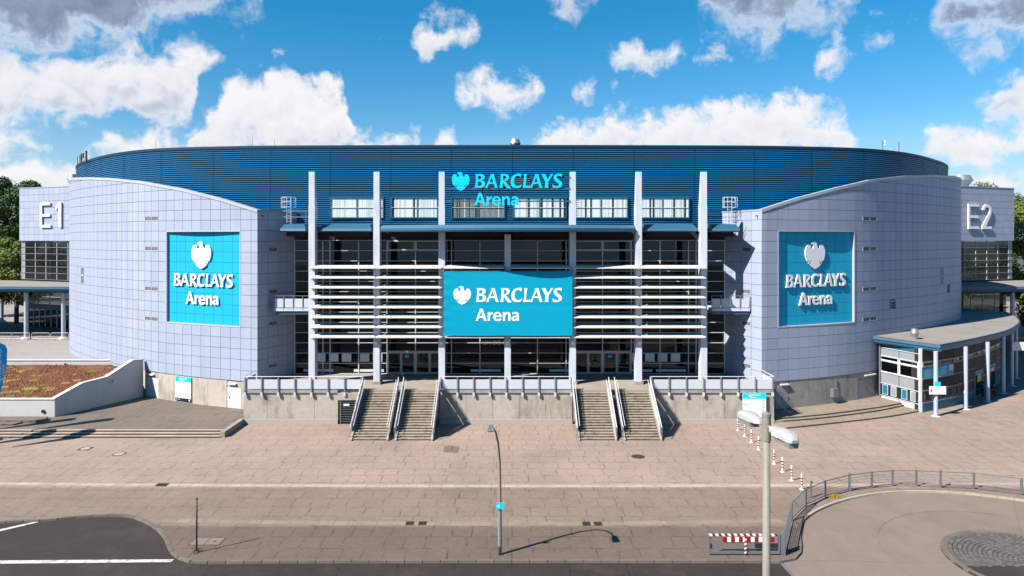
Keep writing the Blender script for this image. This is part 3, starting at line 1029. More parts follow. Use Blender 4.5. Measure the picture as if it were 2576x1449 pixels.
# ================================================================ CURVED WINGS
ZB, RH = 3.28, 1.087
LW = Curve2([(-25.5, 68.4), (-27.3, 69.0), (-34.0, 71.55), (-40.3, 74.9), (-48.9, 81.2), (-53.1, 84.9), (-57.45, 89.2), (-60.9, 94), (-63.0, 99.4), (-65.4, 107.5)])
RW = Curve2([(24.95, 68.2), (26.7, 68.8), (33.7, 71.45), (40.2, 74.9), (49.2, 81.2), (53.7, 84.9), (58.2, 89.1), (61.8, 94), (63.9, 99.4), (66.2, 107.5)])


def clip_panel(u0, u1, z0, z1, zt):
    """cell corners with the top cut along the sloping roof line"""
    t0, t1 = min(z1, zt(u0)), min(z1, zt(u1))
    if t0 <= z0 + 0.02 and t1 <= z0 + 0.02:
        return None
    pts = []
    if t0 > z0 + 0.02:
        pts += [(u0, t0), (u0, z0)]
    else:
        f = (z0 - zt(u0)) / (zt(u1) - zt(u0))
        pts += [(lerp(u0, u1, f), z0)]
    if t1 > z0 + 0.02:
        pts += [(u1, z0), (u1, t1)]
    else:
        f = (z0 - zt(u0)) / (zt(u1) - zt(u0))
        pts += [(lerp(u0, u1, f), z0)]
    return pts


def small_window(parent, at, u0, u1, z0, z1, leaves=2, dark='dark_glass'):
    """at(u, off, z) -> point on the wall; frame with recessed panes"""
    n = (at((u0 + u1) / 2, 1, 0) - at((u0 + u1) / 2, 0, 0)).normalized()
    fr = MB()
    a, b = at(u0, 0.02, 0), at(u1, 0.02, 0)
    d = (b - a).normalized()
    w = 0.05

    def bar(s0, s1, za, zb):
        p, q = a + d * s0, a + d * s1
        fr.hexa([p + UP * za, q + UP * za, q - n * 0.16 + UP * za, p - n * 0.16 + UP * za, p + UP * zb, q + UP * zb, q - n * 0.16 + UP * zb, p - n * 0.16 + UP * zb])
    L = (b - a).length
    bar(0, L, z0, z0 + w)
    bar(0, L, z1 - w, z1)
    for i in range(leaves + 1):
        c = w / 2 + (L - w) * i / leaves
        bar(c - w / 2, c + w / 2, z0 + w, z1 - w)
    win = fr.build('window', 'pale_blue', parent)
    p, q = a - n * 0.1, b - n * 0.1
    MB().add([p + UP * z0, q + UP * z0, q + UP * z1, p + UP * z1], [(0, 1, 2, 3)]).build('pane', 'dark_pane', win)
    p, q = a - n * 0.3, b - n * 0.3
    MB().add([p + UP * z0, q + UP * z0, q + UP * z1, p + UP * z1], [(0, 1, 2, 3)]).build('blind', 'interior', win)
    return win


def make_wing(side, label):
    W = LW if side < 0 else RW
    tops = [(648, 527), (551.8, 497.5), (455, 473.3), (358, 455.8), (280, 447.8), (228.8, 445.9), (184, 447)]
    if side > 0:
        tops = [(1913, 526), (2009, 496.5), (2105, 471.5), (2190, 452), (2282, 441.3), (2350, 440), (2404, 443)]
    prof = []
    for px, py in tops:
        uu = W.find(px)
        if uu is None:
            uu = 0.0
        p = W.at(uu)
        prof.append((uu, EYE + (HY - py) * p.y / F))
    prof[0] = (0.0, prof[0][1])
    prof.append((W.len, prof[-1][1] + 0.1))

    def zt(u):
        for (a, za), (b, zb) in zip(prof, prof[1:]):
            if u <= b:
                return lerp(za, zb, max(0, (u - a)) / (b - a))
        return prof[-1][1]
    base = W.at(0)
    wing = thing('curved_wing', label, 'building', (base.x, base.y, 0.4), 'curved wings on either side of the glass front')
    su0 = W.find(605.5 if side < 0 else 1957)
    su1 = W.find(418 if side < 0 else 2150)
    cw = (su1 - su0) / 8
    # column lines: from the sign both ways
    us = [su0 + cw * i for i in range(-3, 60)]
    us = [x for x in us if 0.25 < x < W.len - 0.1]
    us = [0.0] + us + [W.len]
    iw = min(range(len(us)), key=lambda i: abs(us[i] - W.find(392 if side < 0 else 2177)))     # window pair columns
    ib = min(range(len(us)), key=lambda i: abs(us[i] - W.find(214 if side < 0 else 2368)))
    iv = min(range(len(us)), key=lambda i: abs(us[i] - W.find(2235))) if side > 0 else -9
    iv2 = min(range(len(us)), key=lambda i: abs(us[i] - W.find(2381))) if side > 0 else -9
    # structural wall behind the panels, with the opening for the sign
    core = MB()
    fine = []
    for a, b in zip(us, us[1:]):
        fine += [a, (a + b) / 2]
    fine.append(us[-1])
    sz0, sz1 = ZB + 5 * RH, ZB + 14 * RH
    for a, b in zip(fine, fine[1:]):
        inside = a >= su0 - 0.01 and b <= su1 + 0.01
        lo_ = ZB - 0.02 if a < 19.5 else ZB - RH
        spans = [(lo_, sz0), (sz1, None)] if inside else [(lo_, None)]
        for z0, z1 in spans:
            za, zb = (z1, z1) if z1 else (zt(a) - 0.06, zt(b) - 0.06)
            if min(za, zb) <= z0:
                continue
            o, i = -0.035, -0.4
            core.hexa([W.at(a, o, z0), W.at(b, o, z0), W.at(b, i, z0), W.at(a, i, z0), W.at(a, o, za), W.at(b, o, zb), W.at(b, i, zb), W.at(a, i, za)])
    wall = core.build('core_wall', 'joint', wing)
    # roof of the wing and its inner side
    inner = [W.at(u, -7.5 if u < 20 else -3.0) for u in fine]
    lid = MB()
    lid.sheet([[W.at(u, -0.2, zt(u) - 2.4) for u in fine], [Vector((p.x, p.y, zt(u) - 2.4)) for u, p in zip(fine, inner)]])
    lid.build('roof', 'gravel_roof', wing)
    # coping pieces
    step = 3
    for i in range(0, len(fine) - 1, step):
        ch = fine[i:i + step + 1]
        mb = MB()
        for a, b in zip(ch, ch[1:]):
            mb.hexa([W.at(a, 0.06, zt(a) - 0.30), W.at(b, 0.06, zt(b) - 0.30), W.at(b, -0.5, zt(b) - 0.30), W.at(a, -0.5, zt(a) - 0.30),
                     W.at(a, 0.06, zt(a)), W.at(b, 0.06, zt(b)), W.at(b, -0.5, zt(b)), W.at(a, -0.5, zt(a))])
        mb.build('coping', 'coping', wing)
    # panels
    count, rest = 0, MB()
    for i in range(len(us) - 1):
        u0, u1 = us[i], us[i + 1]
        g = 0.02
        for k in range(-1, 24):
            if k < 0 and u0 < 19.5:
                continue
            z0, z1 = ZB + k * RH, ZB + (k + 1) * RH
            if su0 - 0.01 < (u0 + u1) / 2 < su1 and 5 <= k < 14:
                continue
            za = z0
            if i in (iw, iw + 1) and k in (15, 12, 8, 5):
                za = z0 + 0.52
            if i == ib and k in (8, 9):
                continue
            if i == iv and k == 6:
                continue
            c = clip_panel(u0 + g, u1 - g, za + g, z1 - g, lambda u: zt(u) - 0.28)
            if not c:
                continue
            mb = MB() if count < 240 else rest
            mb.slab([W.at(u, -0.03, z) for u, z in c], W.nrm((u0 + u1) / 2) * 0.03)
            if count < 240:
                mb.build('cladding_panel', 'cladding', wing)
            count += 1
    rest.build('cladding_panels', 'cladding', wing, kind='stuff')
    at = lambda u, off, z: W.at(u, off, z)
    for k in (15, 12, 8, 5):
        small_window(wing, at, us[iw] + 0.02, us[iw + 2] - 0.02, ZB + k * RH + 0.02, ZB + k * RH + 0.50)
    z = ZB + 8 * RH
    small_window(wing, at, us[ib] + 0.05, us[ib + 1] - 0.05, z + 0.06, z + RH, 3)
    small_window(wing, at, us[ib] + 0.05, us[ib + 1] - 0.05, z + RH + 0.06, z + 2 * RH - 0.05, 3)
    if side > 0:
        for ii, z, h in ((iv, ZB + 6 * RH, RH), (iv2, ZB + 7 * RH, 1.0)):
            v = MB()
            p, q = W.at(us[ii] + 0.08, 0.03), W.at(us[ii] + 1.0, 0.03)
            MB().add([p - W.nrm(us[ii]) * 0.02 + UP * z, q - W.nrm(us[ii]) * 0.02 + UP * z, q - W.nrm(us[ii]) * 0.02 + UP * (z + h), p - W.nrm(us[ii]) * 0.02 + UP * (z + h)], [(0, 1, 2, 3)]).build('vent_backing', 'soffit', wing)
            for j in range(5):
                zz = z + 0.08 + j * (h - 0.06) / 5
                MB().hexa([p + UP * zz, q + UP * zz, q + UP * (zz + 0.03), p + UP * (zz + 0.03)] + [w + W.nrm(us[ii]) * 0.05 for w in (p + UP * (zz - 0.04), q + UP * (zz - 0.04), q + UP * (zz - 0.01), p + UP * (zz - 0.01))]).build('vent_slat', 'railing_grey', wing)
    # inner return wall towards the glass front
    if side < 0:
        p0, p1 = Vector((-25.5, 68.4, 0)), Vector((-23.1, 73.4, 0))
    else:
        p0, p1 = Vector((24.95, 68.2, 0)), Vector((22.6, 73.4, 0))
    d = (p1 - p0).normalized()
    n = Vector((-d.y, d.x, 0))
    if n.y > 0:
        n = -n
    Ls = (p1 - p0).length
    zr = zt(0) - 0.04
    S = lambda u, off, z: p0 + d * u + n * off + UP * z
    MB().hexa([S(0, -0.035, ZB), S(Ls, -0.035, ZB), S(Ls, -0.4, ZB), S(0.3, -0.4, ZB), S(0, -0.035, zr), S(Ls, -0.035, zr), S(Ls, -0.4, zr), S(0.3, -0.4, zr)]).build('return_wall', 'joint', wing)
    MB().hexa([S(0, 0.05, zr - 0.12), S(Ls, 0.05, zr - 0.12), S(Ls, -0.5, zr - 0.12), S(0, -0.5, zr - 0.12), S(0, 0.05, zr + 0.02), S(Ls, 0.05, zr + 0.02), S(Ls, -0.5, zr + 0.02), S(0, -0.5, zr + 0.02)]).build('coping', 'cladding', wing)
    nc = 4
    for i in range(nc):
        u0, u1 = Ls * i / nc, Ls * (i + 1) / nc
        for k in range(16):
            z0, z1 = ZB + k * RH, min(ZB + (k + 1) * RH, zr - 0.12)
            za = z0 + (0.52 if (i == 1 and k in (12, 8, 5, 1)) else 0)
            if z1 - za < 0.1:
                continue
            MB().slab([S(u0 + 0.02, -0.03, za + 0.02), S(u1 - 0.02, -0.03, za + 0.02), S(u1 - 0.02, -0.03, z1 - 0.02), S(u0 + 0.02, -0.03, z1 - 0.02)], n * 0.03).build('cladding_panel', 'cladding', wing)
    for k in (12, 8, 5, 1):
        small_window(wing, S, Ls / nc + 0.03, 2 * Ls / nc - 0.03, ZB + k * RH + 0.02, ZB + k * RH + 0.5, 1)
    MB().tube(S(0.55, 0.02, 20.0), S(0.55, 0.3, 19.95), 0.05).build('spot_lamp', 'dark_metal', wing)
    # concrete ground storey, set back under the cladding
    lim = 21.0 if side < 0 else 19.5
    gz = 0.3
    MB().sheet([[W.at(u, -0.14, gz) for u in [i * lim / 14 for i in range(15)]], [W.at(u, -0.14, ZB + 0.05) for u in [i * lim / 14 for i in range(15)]]]).build('base_wall', 'joint', wing)
    MB().sheet([[W.at(u, 0.0, ZB - 0.02) for u in fine], [W.at(u, -0.5, ZB - 0.02) for u in fine]]).build('drip_edge', 'coping', wing)
    if side < 0:
        doors = [(367, 398, 'door_white', 1), (570, 606, 'door_white', 1)]
    else:
        doors = [(1952, 1987, 'door_grey', 2), (2159, 2206, 'door_grey', 2)]
    cuts = []
    for x0, x1, m, lv in doors:
        a, b = W.find(x0) if W.find(x0) is not None else 0.2, W.find(x1) if W.find(x1) is not None else 1.5
        a, b = min(a, b), max(a, b)
        cuts.append((a, b))
        dr = MB()
        p, q = W.at(a + 0.05, -0.12), W.at(b - 0.05, -0.12)
        nn = W.nrm((a + b) / 2)
        for j in range(lv):
            pa, pb = p.lerp(q, j / lv + (0.01 if j else 0)), p.lerp(q, (j + 1) / lv)
            D = MB().slab([pa + UP * 0.46, pb + UP * 0.46, pb + UP * 2.55, pa + UP * 2.55], nn * 0.06).build('door', m, wing)
            h = pa.lerp(pb, 0.85) + nn * 0.09
            MB().beam(h + UP * 1.4, h + UP * 1.65, 0.04, 0.05).build('handle', 'dark_metal', D)
        MB().slab([p - nn * 0.02 + UP * 2.57, q - nn * 0.02 + UP * 2.57, q - nn * 0.02 + UP * 3.2, p - nn * 0.02 + UP * 3.2], nn * 0.05).build('lintel', 'concrete', wing)
        MB().hexa([p.lerp(q, 0.3) + UP * 2.9, p.lerp(q, 0.9) + UP * 2.9, p.lerp(q, 0.9) + nn * 0.3 + UP * 2.86, p.lerp(q, 0.3) + nn * 0.3 + UP * 2.86, p.lerp(q, 0.3) + UP * 3.0, p.lerp(q, 0.9) + UP * 3.0, p.lerp(q, 0.9) + nn * 0.3 + UP * 2.95, p.lerp(q, 0.3) + nn * 0.3 + UP * 2.95]).build('door_lamp', 'white_metal', wing)
    cuts.sort()
    u = 0.0
    spans = []
    for a, b in cuts:
        spans.append((u, a))
        u = b
    spans.append((u, lim))
    for a, b in spans:
        if b - a < 0.15:
            continue
        m = max(1, round((b - a) / 2.5))
        for j in range(m):
            x, y = lerp(a, b, j / m) + 0.015, lerp(a, b, (j + 1) / m) - 0.015
            MB().slab([W.at(x, -0.13, 0.35), W.at(y, -0.13, 0.35), W.at(y, -0.13, ZB - 0.03), W.at(x, -0.13, ZB - 0.03)], W.nrm((x + y) / 2) * 0.09).build('concrete_panel', 'concrete' if side < 0 else 'concrete_grey', wing)
    # gallery bridging to the portico
    sx = -1 if side < 0 else 1
    gx0, gx1 = sx * 24.2, sx * 20.3
    y0, y1 = 69.4, 72.6
    zf = 10.6
    MB().box(min(gx0, gx1), max(gx0, gx1), y0, y1, zf - 0.28, zf).build('gallery_floor', 'pale_blue', wing)
    MB().box(min(gx0, gx1) + 0.1, max(gx0, gx1) - 0.1, y0 + 0.15, y0 + 0.35, zf - 0.62, zf - 0.28).build('gallery_beam', 'steel_blue', wing)
    xs = [lerp(gx0, gx1, j / 4) for j in range(5)]
    for j in range(5):
        MB().beam((xs[j], y0 + 0.02, zf - 0.2), (xs[j], y0 + 0.02, zf + 1.25), 0.06, 0.06).build('post', 'railing_grey', wing)
    for j in range(4):
        a, b = sorted((xs[j], xs[j + 1]))
        MB().box(a + 0.06, b - 0.06, y0 + 0.05, y0 + 0.08, zf + 0.08, zf + 0.98).build('railing_panel', 'rail_panel', wing)
    MB().beam((gx0, y0 + 0.02, zf + 1.27), (gx1, y0 + 0.02, zf + 1.27), 0.06, 0.05).build('handrail', 'railing_grey', wing)
    return wing, W, (su0, su1), zt


SIGN_PANELS = {}


def make_wall_sign(W, su, side, label):
    su0, su1 = su
    z0, z1 = ZB + 5 * RH, ZB + 14 * RH
    a, b = W.at(su0), W.at(su1)
    if side < 0:
        a, b = b, a                         # a is the left end as seen from the plaza
    ex = (b - a).normalized()
    n = Vector((ex.y, -ex.x, 0))
    rec = 0.22
    s = thing('wall_sign', label, 'sign', ((a + b) / 2 + UP * z0), 'turquoise signs set into the curved wings')
    L = (b - a).length
    # reveal, made of four boards reaching from the face of the wing to the sunk field
    def pt(x, off, z):
        return a + ex * x + n * off + UP * z
    o0, o1 = -rec - 0.05, 0.14 
    e = 0.10
    def face_off(x):                        # how far the curved wall stands out at x
        best = min((W.at(lerp(su0, su1, i / 40)) for i in range(41)), key=lambda p: abs((p - a).dot(ex) - x))
        return (best - a).dot(n)
    for zz0, zz1 in ((z0 - 0.02, z0 + e), (z1 - e, z1 + 0.02)):
        mb = MB()
        for i in range(10):
            x0, x1 = L * i / 10, L * (i + 1) / 10
            f0, f1 = face_off(x0) + 0.03, face_off(x1) + 0.03
            mb.hexa([pt(x0, f0, zz0), pt(x1, f1, zz0), pt(x1, o0, zz0), pt(x0, o0, zz0), pt(x0, f0, zz1), pt(x1, f1, zz1), pt(x1, o0, zz1), pt(x0, o0, zz1)])
        mb.build('reveal_board', 'coping', s)
    for x0, x1 in ((-0.02, e), (L - e, L + 0.02)):
        f0, f1 = face_off(min(max(x0, 0), L)) + 0.03, face_off(min(max(x1, 0), L)) + 0.03
        MB().hexa([pt(x0, f0, z0 + e), pt(x1, f1, z0 + e), pt(x1, o0, z0 + e), pt(x0, o0, z0 + e), pt(x0, f0, z1 - e), pt(x1, f1, z1 - e), pt(x1, o0, z1 - e), pt(x0, o0, z1 - e)]).build('reveal_board', 'coping', s)
    MB().hexa([pt(e, -rec - 0.03, z0 + e), pt(L - e, -rec - 0.03, z0 + e), pt(L - e, -rec - 0.2, z0 + e), pt(e, -rec - 0.2, z0 + e), pt(e, -rec - 0.03, z1 - e), pt(L - e, -rec - 0.03, z1 - e), pt(L - e, -rec - 0.2, z1 - e), pt(e, -rec - 0.2, z1 - e)]).build('backing', 'kiosk_blue', s)
    for i in range(8):
        for k in range(9):
            x0, x1 = max(L * i / 8, e) + 0.015, min(L * (i + 1) / 8, L - e) - 0.015
            za, zb = max(z0 + k * RH, z0 + e) + 0.015, min(z0 + (k + 1) * RH, z1 - e) - 0.015
            MB().slab([pt(x0, -rec - 0.03, za), pt(x1, -rec - 0.03, za), pt(x1, -rec - 0.03, zb), pt(x0, -rec - 0.03, zb)], n * 0.03).build('sign_panel', 'turquoise', s)
    dep = 0.13
    front = -rec + 0.045
    # emblem over the two words
    sc = 2.86 / 363
    for g, x0, y0_, scale, cx, ztop in (('eagle', 378, 315, sc, 0.478, z1 - 1.02 * RH),):
        outline_solid(MB(), GLY['eagle'], pt(L * cx, front, ztop), ex, UP, scale, x0, y0_, n, dep).build('emblem', 'sign_white', s)
    lettering(s, WORD1, pt(L * 0.495, front, z1 - 4.13 * RH), ex, UP, 1.30 / 267, 1482, 355, n, dep, 'sign_white')
    lettering(s, WORD2, pt(L * 0.487, front, z1 - 5.87 * RH), ex, UP, 1.28 / 240, 1063, 752, n, dep, 'sign_white')
    return s


wl, Wl, sul, ztl = make_wing(-1, 'sunlit pale grey curved wing with cladding panels, left of the glass front')
wr, Wr, sur, ztr = make_wing(1, 'shaded grey-blue curved wing with cladding panels, right of the glass front')
make_wall_sign(Wl, sul, -1, 'bright turquoise sign with white eagle and raised letters on the sunlit wing')
make_wall_sign(Wr, sur, 1, 'darker turquoise sign with long letter shadows on the shaded wing')

# ================================================================ BLUE DRUM
DP = [(0, 73.2), (13, 73.32), (25.6, 73.7), (32, 74.4), (38.4, 75.7), (43.7, 78.2), (49, 82.2), (54.0, 87.1), (57.6, 91.0), (61.2, 96.0), (63.3, 101.2), (64.6, 107.5)]
ZR = 27.72
left = [(-x, y) for x, y in reversed(DP)]
DC = Curve2(left + DP[1:], 12)
hall = thing('arena_hall', 'huge dark blue ribbed oval hall rising behind the pillars', 'building', (0, 73.2, 0))
front = [(p.x, p.y) for p in DC.p]
back = [(65, 140), (60, 158), (45, 170), (0, 176), (-45, 170), (-60, 158), (-65, 140)]
MB().prism(front + back, 2.0, ZR - 0.15).build('drum_wall', 'drum_blue', hall)  # shade of the gaps between the ribs is put into this dark colour
PITCH = 0.228
nr = int((ZR - 0.3 - 17.9) / PITCH)
us = [DC.len * i / 150 for i in range(151)]
base = [(DC.at(u), DC.nrm(u) if DC.nrm(u).y < 0 or abs(DC.at(u).x) > 60 else -DC.nrm(u)) for u in us]
base = [(p, n if (n.dot(Vector((p.x, p.y - 107, 0))) > 0) else -n) for p, n in base]
rp = [(0.0, 0.0), (0.10, 0.03), (0.10, 0.085), (0.0, 0.15)]
rv, rf = [], []
for i, (p, n) in enumerate(base):
    for o, z in rp:
        q = p + n * o
        rv.append((q.x, q.y, z))
m = len(rp)
for i in range(len(base) - 1):
    for j in range(m - 1):
        rf.append((i * m + j, (i + 1) * m + j, (i + 1) * m + j + 1, i * m + j + 1))
rib_mesh = bpy.data.meshes.new('cladding_rib')
rib_mesh.from_pydata(rv, [], rf)
rib_mesh.materials.append(MATS['rib_blue'])
for k in range(nr):
    put('cladding_rib', rib_mesh, hall, Matrix.Translation((0, 0, ZR - 0.3 - PITCH * (k + 1))))
for k in range(3, 148, 6):                   # butt joints between the sheets
    p, n = base[k]
    t_ = Vector((-n.y, n.x, 0)) * 0.022
    MB().hexa([p - t_ + n * 0.09 + UP * 18.0, p + t_ + n * 0.09 + UP * 18.0, p + t_ + n * 0.115 + UP * 18.0, p - t_ + n * 0.115 + UP * 18.0,
               p - t_ + n * 0.09 + UP * (ZR - 0.33), p + t_ + n * 0.09 + UP * (ZR - 0.33), p + t_ + n * 0.115 + UP * (ZR - 0.33), p - t_ + n * 0.115 + UP * (ZR - 0.33)]).build('sheet_joint', 'drum_blue', hall)
cap = MB()
cap.sheet([[p + n * 0.02 + UP * (ZR - 0.32) for p, n in base], [p + n * 0.13 + UP * (ZR - 0.30) for p, n in base], [p + n * 0.13 + UP * ZR for p, n in base], [p - n * 0.5 + UP * ZR for p, n in base]])
cap.build('roof_edge', 'drum_blue', hall)
# band of windows in the front of the drum
WX = [(829.6, 965.5), (981.7, 1118), (1135, 1271), (1289, 1425), (1443, 1579.6), (1598, 1734.5)]
zw0, zw1 = 19.86, 22.15
for wi, (a, b) in enumerate(WX):
    x0, x1 = (a - CX) * 73.2 / F, (b - CX) * 73.2 / F
    yb = 73.2 + 0.0006 * ((x0 + x1) / 2) ** 2
    fr = MB()
    w = 0.12
    ya, yc = yb - 0.22, yb - 0.05
    fr.box(x0, x1, ya, yc, zw0, zw0 + w).box(x0, x1, ya, yc, zw1 - w, zw1)
    fr.box(x0, x0 + w, ya, yc, zw0 + w, zw1 - w).box(x1 - w, x1, ya, yc, zw0 + w, zw1 - w)
    win = fr.build('window', 'fascia_blue', hall)
    xm = (x0 + x1) / 2
    MB().box(xm - 0.05, xm + 0.05, ya + 0.02, yc, zw0 + w, zw1 - w).build('mullion', 'steel_blue', win)
    for xa, xb in ((x0 + w, xm - 0.05), (xm + 0.05, x1 - w)):
        MB().box(xa, xb, ya + 0.02, yc, (zw0 + zw1) / 2 - 0.02, (zw0 + zw1) / 2 + 0.02).build('glazing_bar', 'pale_blue', win)
        for za, zb in ((zw0 + w, (zw0 + zw1) / 2 - 0.02), ((zw0 + zw1) / 2 + 0.02, zw1 - w)):
            MB().add([(xa, ya + 0.08, za), (xb, ya + 0.08, za), (xb, ya + 0.08, zb), (xa, ya + 0.08, zb)], [(0, 1, 2, 3)]).build('pane', 'window_glass', win)
    MB().add([(x0 + 0.05, yb - 0.095, zw0 + 0.05), (x1 - 0.05, yb - 0.095, zw0 + 0.05), (x1 - 0.05, yb - 0.095, zw1 - 0.05), (x0 + 0.05, yb - 0.095, zw1 - 0.05)], [(0, 1, 2, 3)]).build('room', 'interior', win)
    # vertical blinds
    sl = MB()
    x = x0 + w
    open_ = wi == 2
    while x < x1 - w - 0.05:
        if open_:
            wd = 0.03 if random.random() < 0.75 else 0.1
            za = zw0 + w
            if random.random() < 0.9:
                sl.add([(x, yb - 0.12, za), (x + wd, yb - 0.12, za), (x + wd, yb - 0.12, zw1 - w), (x, yb - 0.12, zw1 - w)], [(0, 1, 2, 3)])
            x += 0.13
        else:
            gap = 0.22 if random.random() < (0.14 if wi in (1, 3, 5) else 0.03) else 0.0
            t = random.uniform(-0.012, 0.012)
            sl.add([(x, yb - 0.12 + t, zw0 + w), (x + 0.11, yb - 0.115 - t, zw0 + w), (x + 0.11, yb - 0.115 - t, zw1 - w), (x, yb - 0.12 + t, zw1 - w)], [(0, 1, 2, 3)])
            x += 0.118 + gap
    sl.build('blinds', 'blind', win, kind='stuff')
# outlet grille behind the roof sign
gx0, gx1, gz0, gz1 = (1260 - CX) * 73.2 / F, (1334 - CX) * 73.2 / F, EYE + (HY - 470) * 73.2 / F, EYE + (HY - 448) * 73.2 / F
gr = MB().box(gx0, gx1, 73.08, 73.2, gz0, gz1).build('outlet_grille', 'soffit', hall)
for j in range(5):
    z = lerp(gz0, gz1, (j + 0.5) / 5)
    MB().box(gx0, gx1, 73.0, 73.07, z - 0.03, z + 0.04).build('grille_slat', 'galvanised', gr)

# roof furniture
def roof_vent(loc, r, h, label, group=None):
    v = tag(MB().lathe(loc, [(r * 0.62, 0), (r * 0.62, h * 0.2), (r * 0.95, h * 0.55), (r, h * 0.6), (r * 0.72, h), (r * 0.6, h)], 20).build('roof_vent', 'vent_steel', None, smooth=False), label, 'vent')
    return v


roof_vent((0.35, 76, ZR - 0.15), 0.62, 1.15, 'single metal vent cowl on the middle of the blue roof')


def mast(px, py, py0, Y, r, label, bits=0, m='iron'):
    top = A(px, py, Y)
    zb = A(px, py0, Y).z - 0.35
    o = thing('antenna_mast', label, 'antenna', (top.x, Y, zb), 'antennas along the roof edge')
    MB().tube((top.x, Y, zb), (top.x, Y, top.z), r, n=8).build('mast', m, o)
    for j in range(bits):
        z = lerp(zb, top.z, 0.75 - 0.25 * j)
        MB().beam((top.x + 0.05, Y, z), (top.x + 0.22, Y - 0.05, z), 0.04, 0.04).build('bracket', m, o)
        MB().box(top.x + 0.2, top.x + 0.34, Y - 0.16, Y - 0.04, z - 0.3, z + 0.35).build('antenna_panel', 'white_metal' if px > 1000 else m, o)
    return o


mast(217.5, 379, 402, 86.3, 0.11, 'thick dark antenna pole on the left roof edge')
mast(206, 385, 406, 87.3, 0.05, 'thinner antenna pole with panel left of the thick pole', 1)
mast(201, 389, 409, 87.9, 0.04, 'thin antenna pole with two panels, second from the left end', 2)
mast(195, 394, 412, 88.6, 0.04, 'leftmost short thin antenna on the roof edge')
mast(2219.5, 352, 376, 78.8, 0.05, 'antenna with tilted white panel on the right roof edge', 1, 'galvanised')
mast(2261, 356, 379, 80.4, 0.06, 'plain grey antenna pole at the right end of the roof', 0, 'galvanised')
mast(635, 340, 368, 73.9, 0.015, 'hair-thin lightning rod on the left part of the roof')
mast(691, 350, 367, 73.7, 0.015, 'shorter lightning rod right of the hair-thin one')
mast(392, 350, 377, 76.4, 0.015, 'thin lightning rod above the curved left end of the roof')

# ================================================================ GLASS FOYER
GY = 73.0
MX = [742, 813, 831, 902.5, 974, 1045.5, 1117, 1136, 1207.5, 1279, 1352, 1424, 1443.5, 1515.5, 1587.5, 1660, 1731.5, 1750.5, 1822.5]
gx = [(m - CX) * GY / F for m in MX]
PZ = 3.25
GT = 17.5
gr_n = 13
gz = [lerp(PZ + 0.02, GT, k / gr_n) for k in range(gr_n + 1)]
foyer = thing('glass_foyer', 'dark glazed foyer wall with thin grey bars between the wings', 'building', (0, GY, PZ))
DOORS = {(4, 0), (4, 1), (5, 0), (5, 1), (12, 0), (12, 1), (13, 0), (13, 1)}
for i, x in enumerate(gx):
    MB().box(x - 0.05, x + 0.05, GY - 0.09, GY + 0.06, PZ, GT).build('mullion', 'mullion', foyer)
for k, z in enumerate(gz):
    for i in range(len(gx) - 1):
        if k == 1 and i in (4, 5, 12, 13):
            continue
        MB().box(gx[i] + 0.04, gx[i + 1] - 0.04, GY - 0.06, GY + 0.05, z - 0.03, z + 0.03).build('transom', 'mullion', foyer)
pane_cache = {}
for i in range(len(gx) - 1):
    for k in range(gr_n):
        if (i, k) in DOORS:
            continue
        w, h = gx[i + 1] - gx[i] - 0.08, gz[k + 1] - gz[k] - 0.06
        key = (round(w, 2), round(h, 2))
        if key not in pane_cache:
            pane_cache[key] = MB().add([(0, 0, 0), (w, 0, 0), (w, 0, h), (0, 0, h)], [(0, 1, 2, 3)]).mesh('pane', 'foyer_glass')
        put('pane', pane_cache[key], foyer, Matrix.Translation((gx[i] + 0.04, GY, gz[k] + 0.03)))
for i in (4, 5, 12, 13):                    # double doors
    x0, x1 = gx[i] + 0.05, gx[i + 1] - 0.05
    z1 = gz[2] + 0.25
    fr = MB().box(x0, x1, GY - 0.12, GY + 0.08, z1 - 0.14, z1)
    fr.build('door_frame', 'door_frame', foyer)
    for a, b in ((x0, (x0 + x1) / 2), ((x0 + x1) / 2, x1)):
        f = MB()
        f.box(a + 0.01, a + 0.13, GY - 0.11, GY + 0.03, PZ + 0.02, z1 - 0.15).box(b - 0.13, b - 0.01, GY - 0.11, GY + 0.03, PZ + 0.02, z1 - 0.15)
        f.box(a + 0.13, b - 0.13, GY - 0.11, GY + 0.03, PZ + 0.02, PZ + 0.18).box(a + 0.13, b - 0.13, GY - 0.11, GY + 0.03, z1 - 0.29, z1 - 0.15)
        d = f.build('door', 'door_frame', foyer)
        MB().add([(a + 0.13, GY - 0.04, PZ + 0.18), (b - 0.13, GY - 0.04, PZ + 0.18), (b - 0.13, GY - 0.04, z1 - 0.29), (a + 0.13, GY - 0.04, z1 - 0.29)], [(0, 1, 2, 3)]).build('pane', 'foyer_glass', d)
        MB().beam((a + 0.16, GY - 0.15, PZ + 1.1), (b - 0.16, GY - 0.15, PZ + 1.1), 0.04, 0.04).build('handle', 'galvanised', d)
    if i in (4, 13):
        a = x0 + 1.9 if i == 4 else x0 + 0.5
        MB().box(a, a + 0.42, GY - 0.125, GY - 0.115, PZ + 1.75, PZ + 2.0).build('door_notice', 'turquoise_bright', foyer)
# upper opening lights with thick frames
for i in (4, 5, 12, 13):
    x0, x1 = gx[i] + 0.05, gx[i + 1] - 0.05
    f = MB()
    z0, z1 = gz[12] + 0.03, gz[13] - 0.03
    f.box(x0, x0 + 0.12, GY - 0.13, GY - 0.02, z0, z1).box(x1 - 0.12, x1, GY - 0.13, GY - 0.02, z0, z1).box(x0 + 0.12, x1 - 0.12, GY - 0.13, GY - 0.02, z0, z0 + 0.12).box(x0 + 0.12, x1 - 0.12, GY - 0.13, GY - 0.02, z1 - 0.12, z1)
    f.build('vent_light_frame', 'door_frame', foyer)
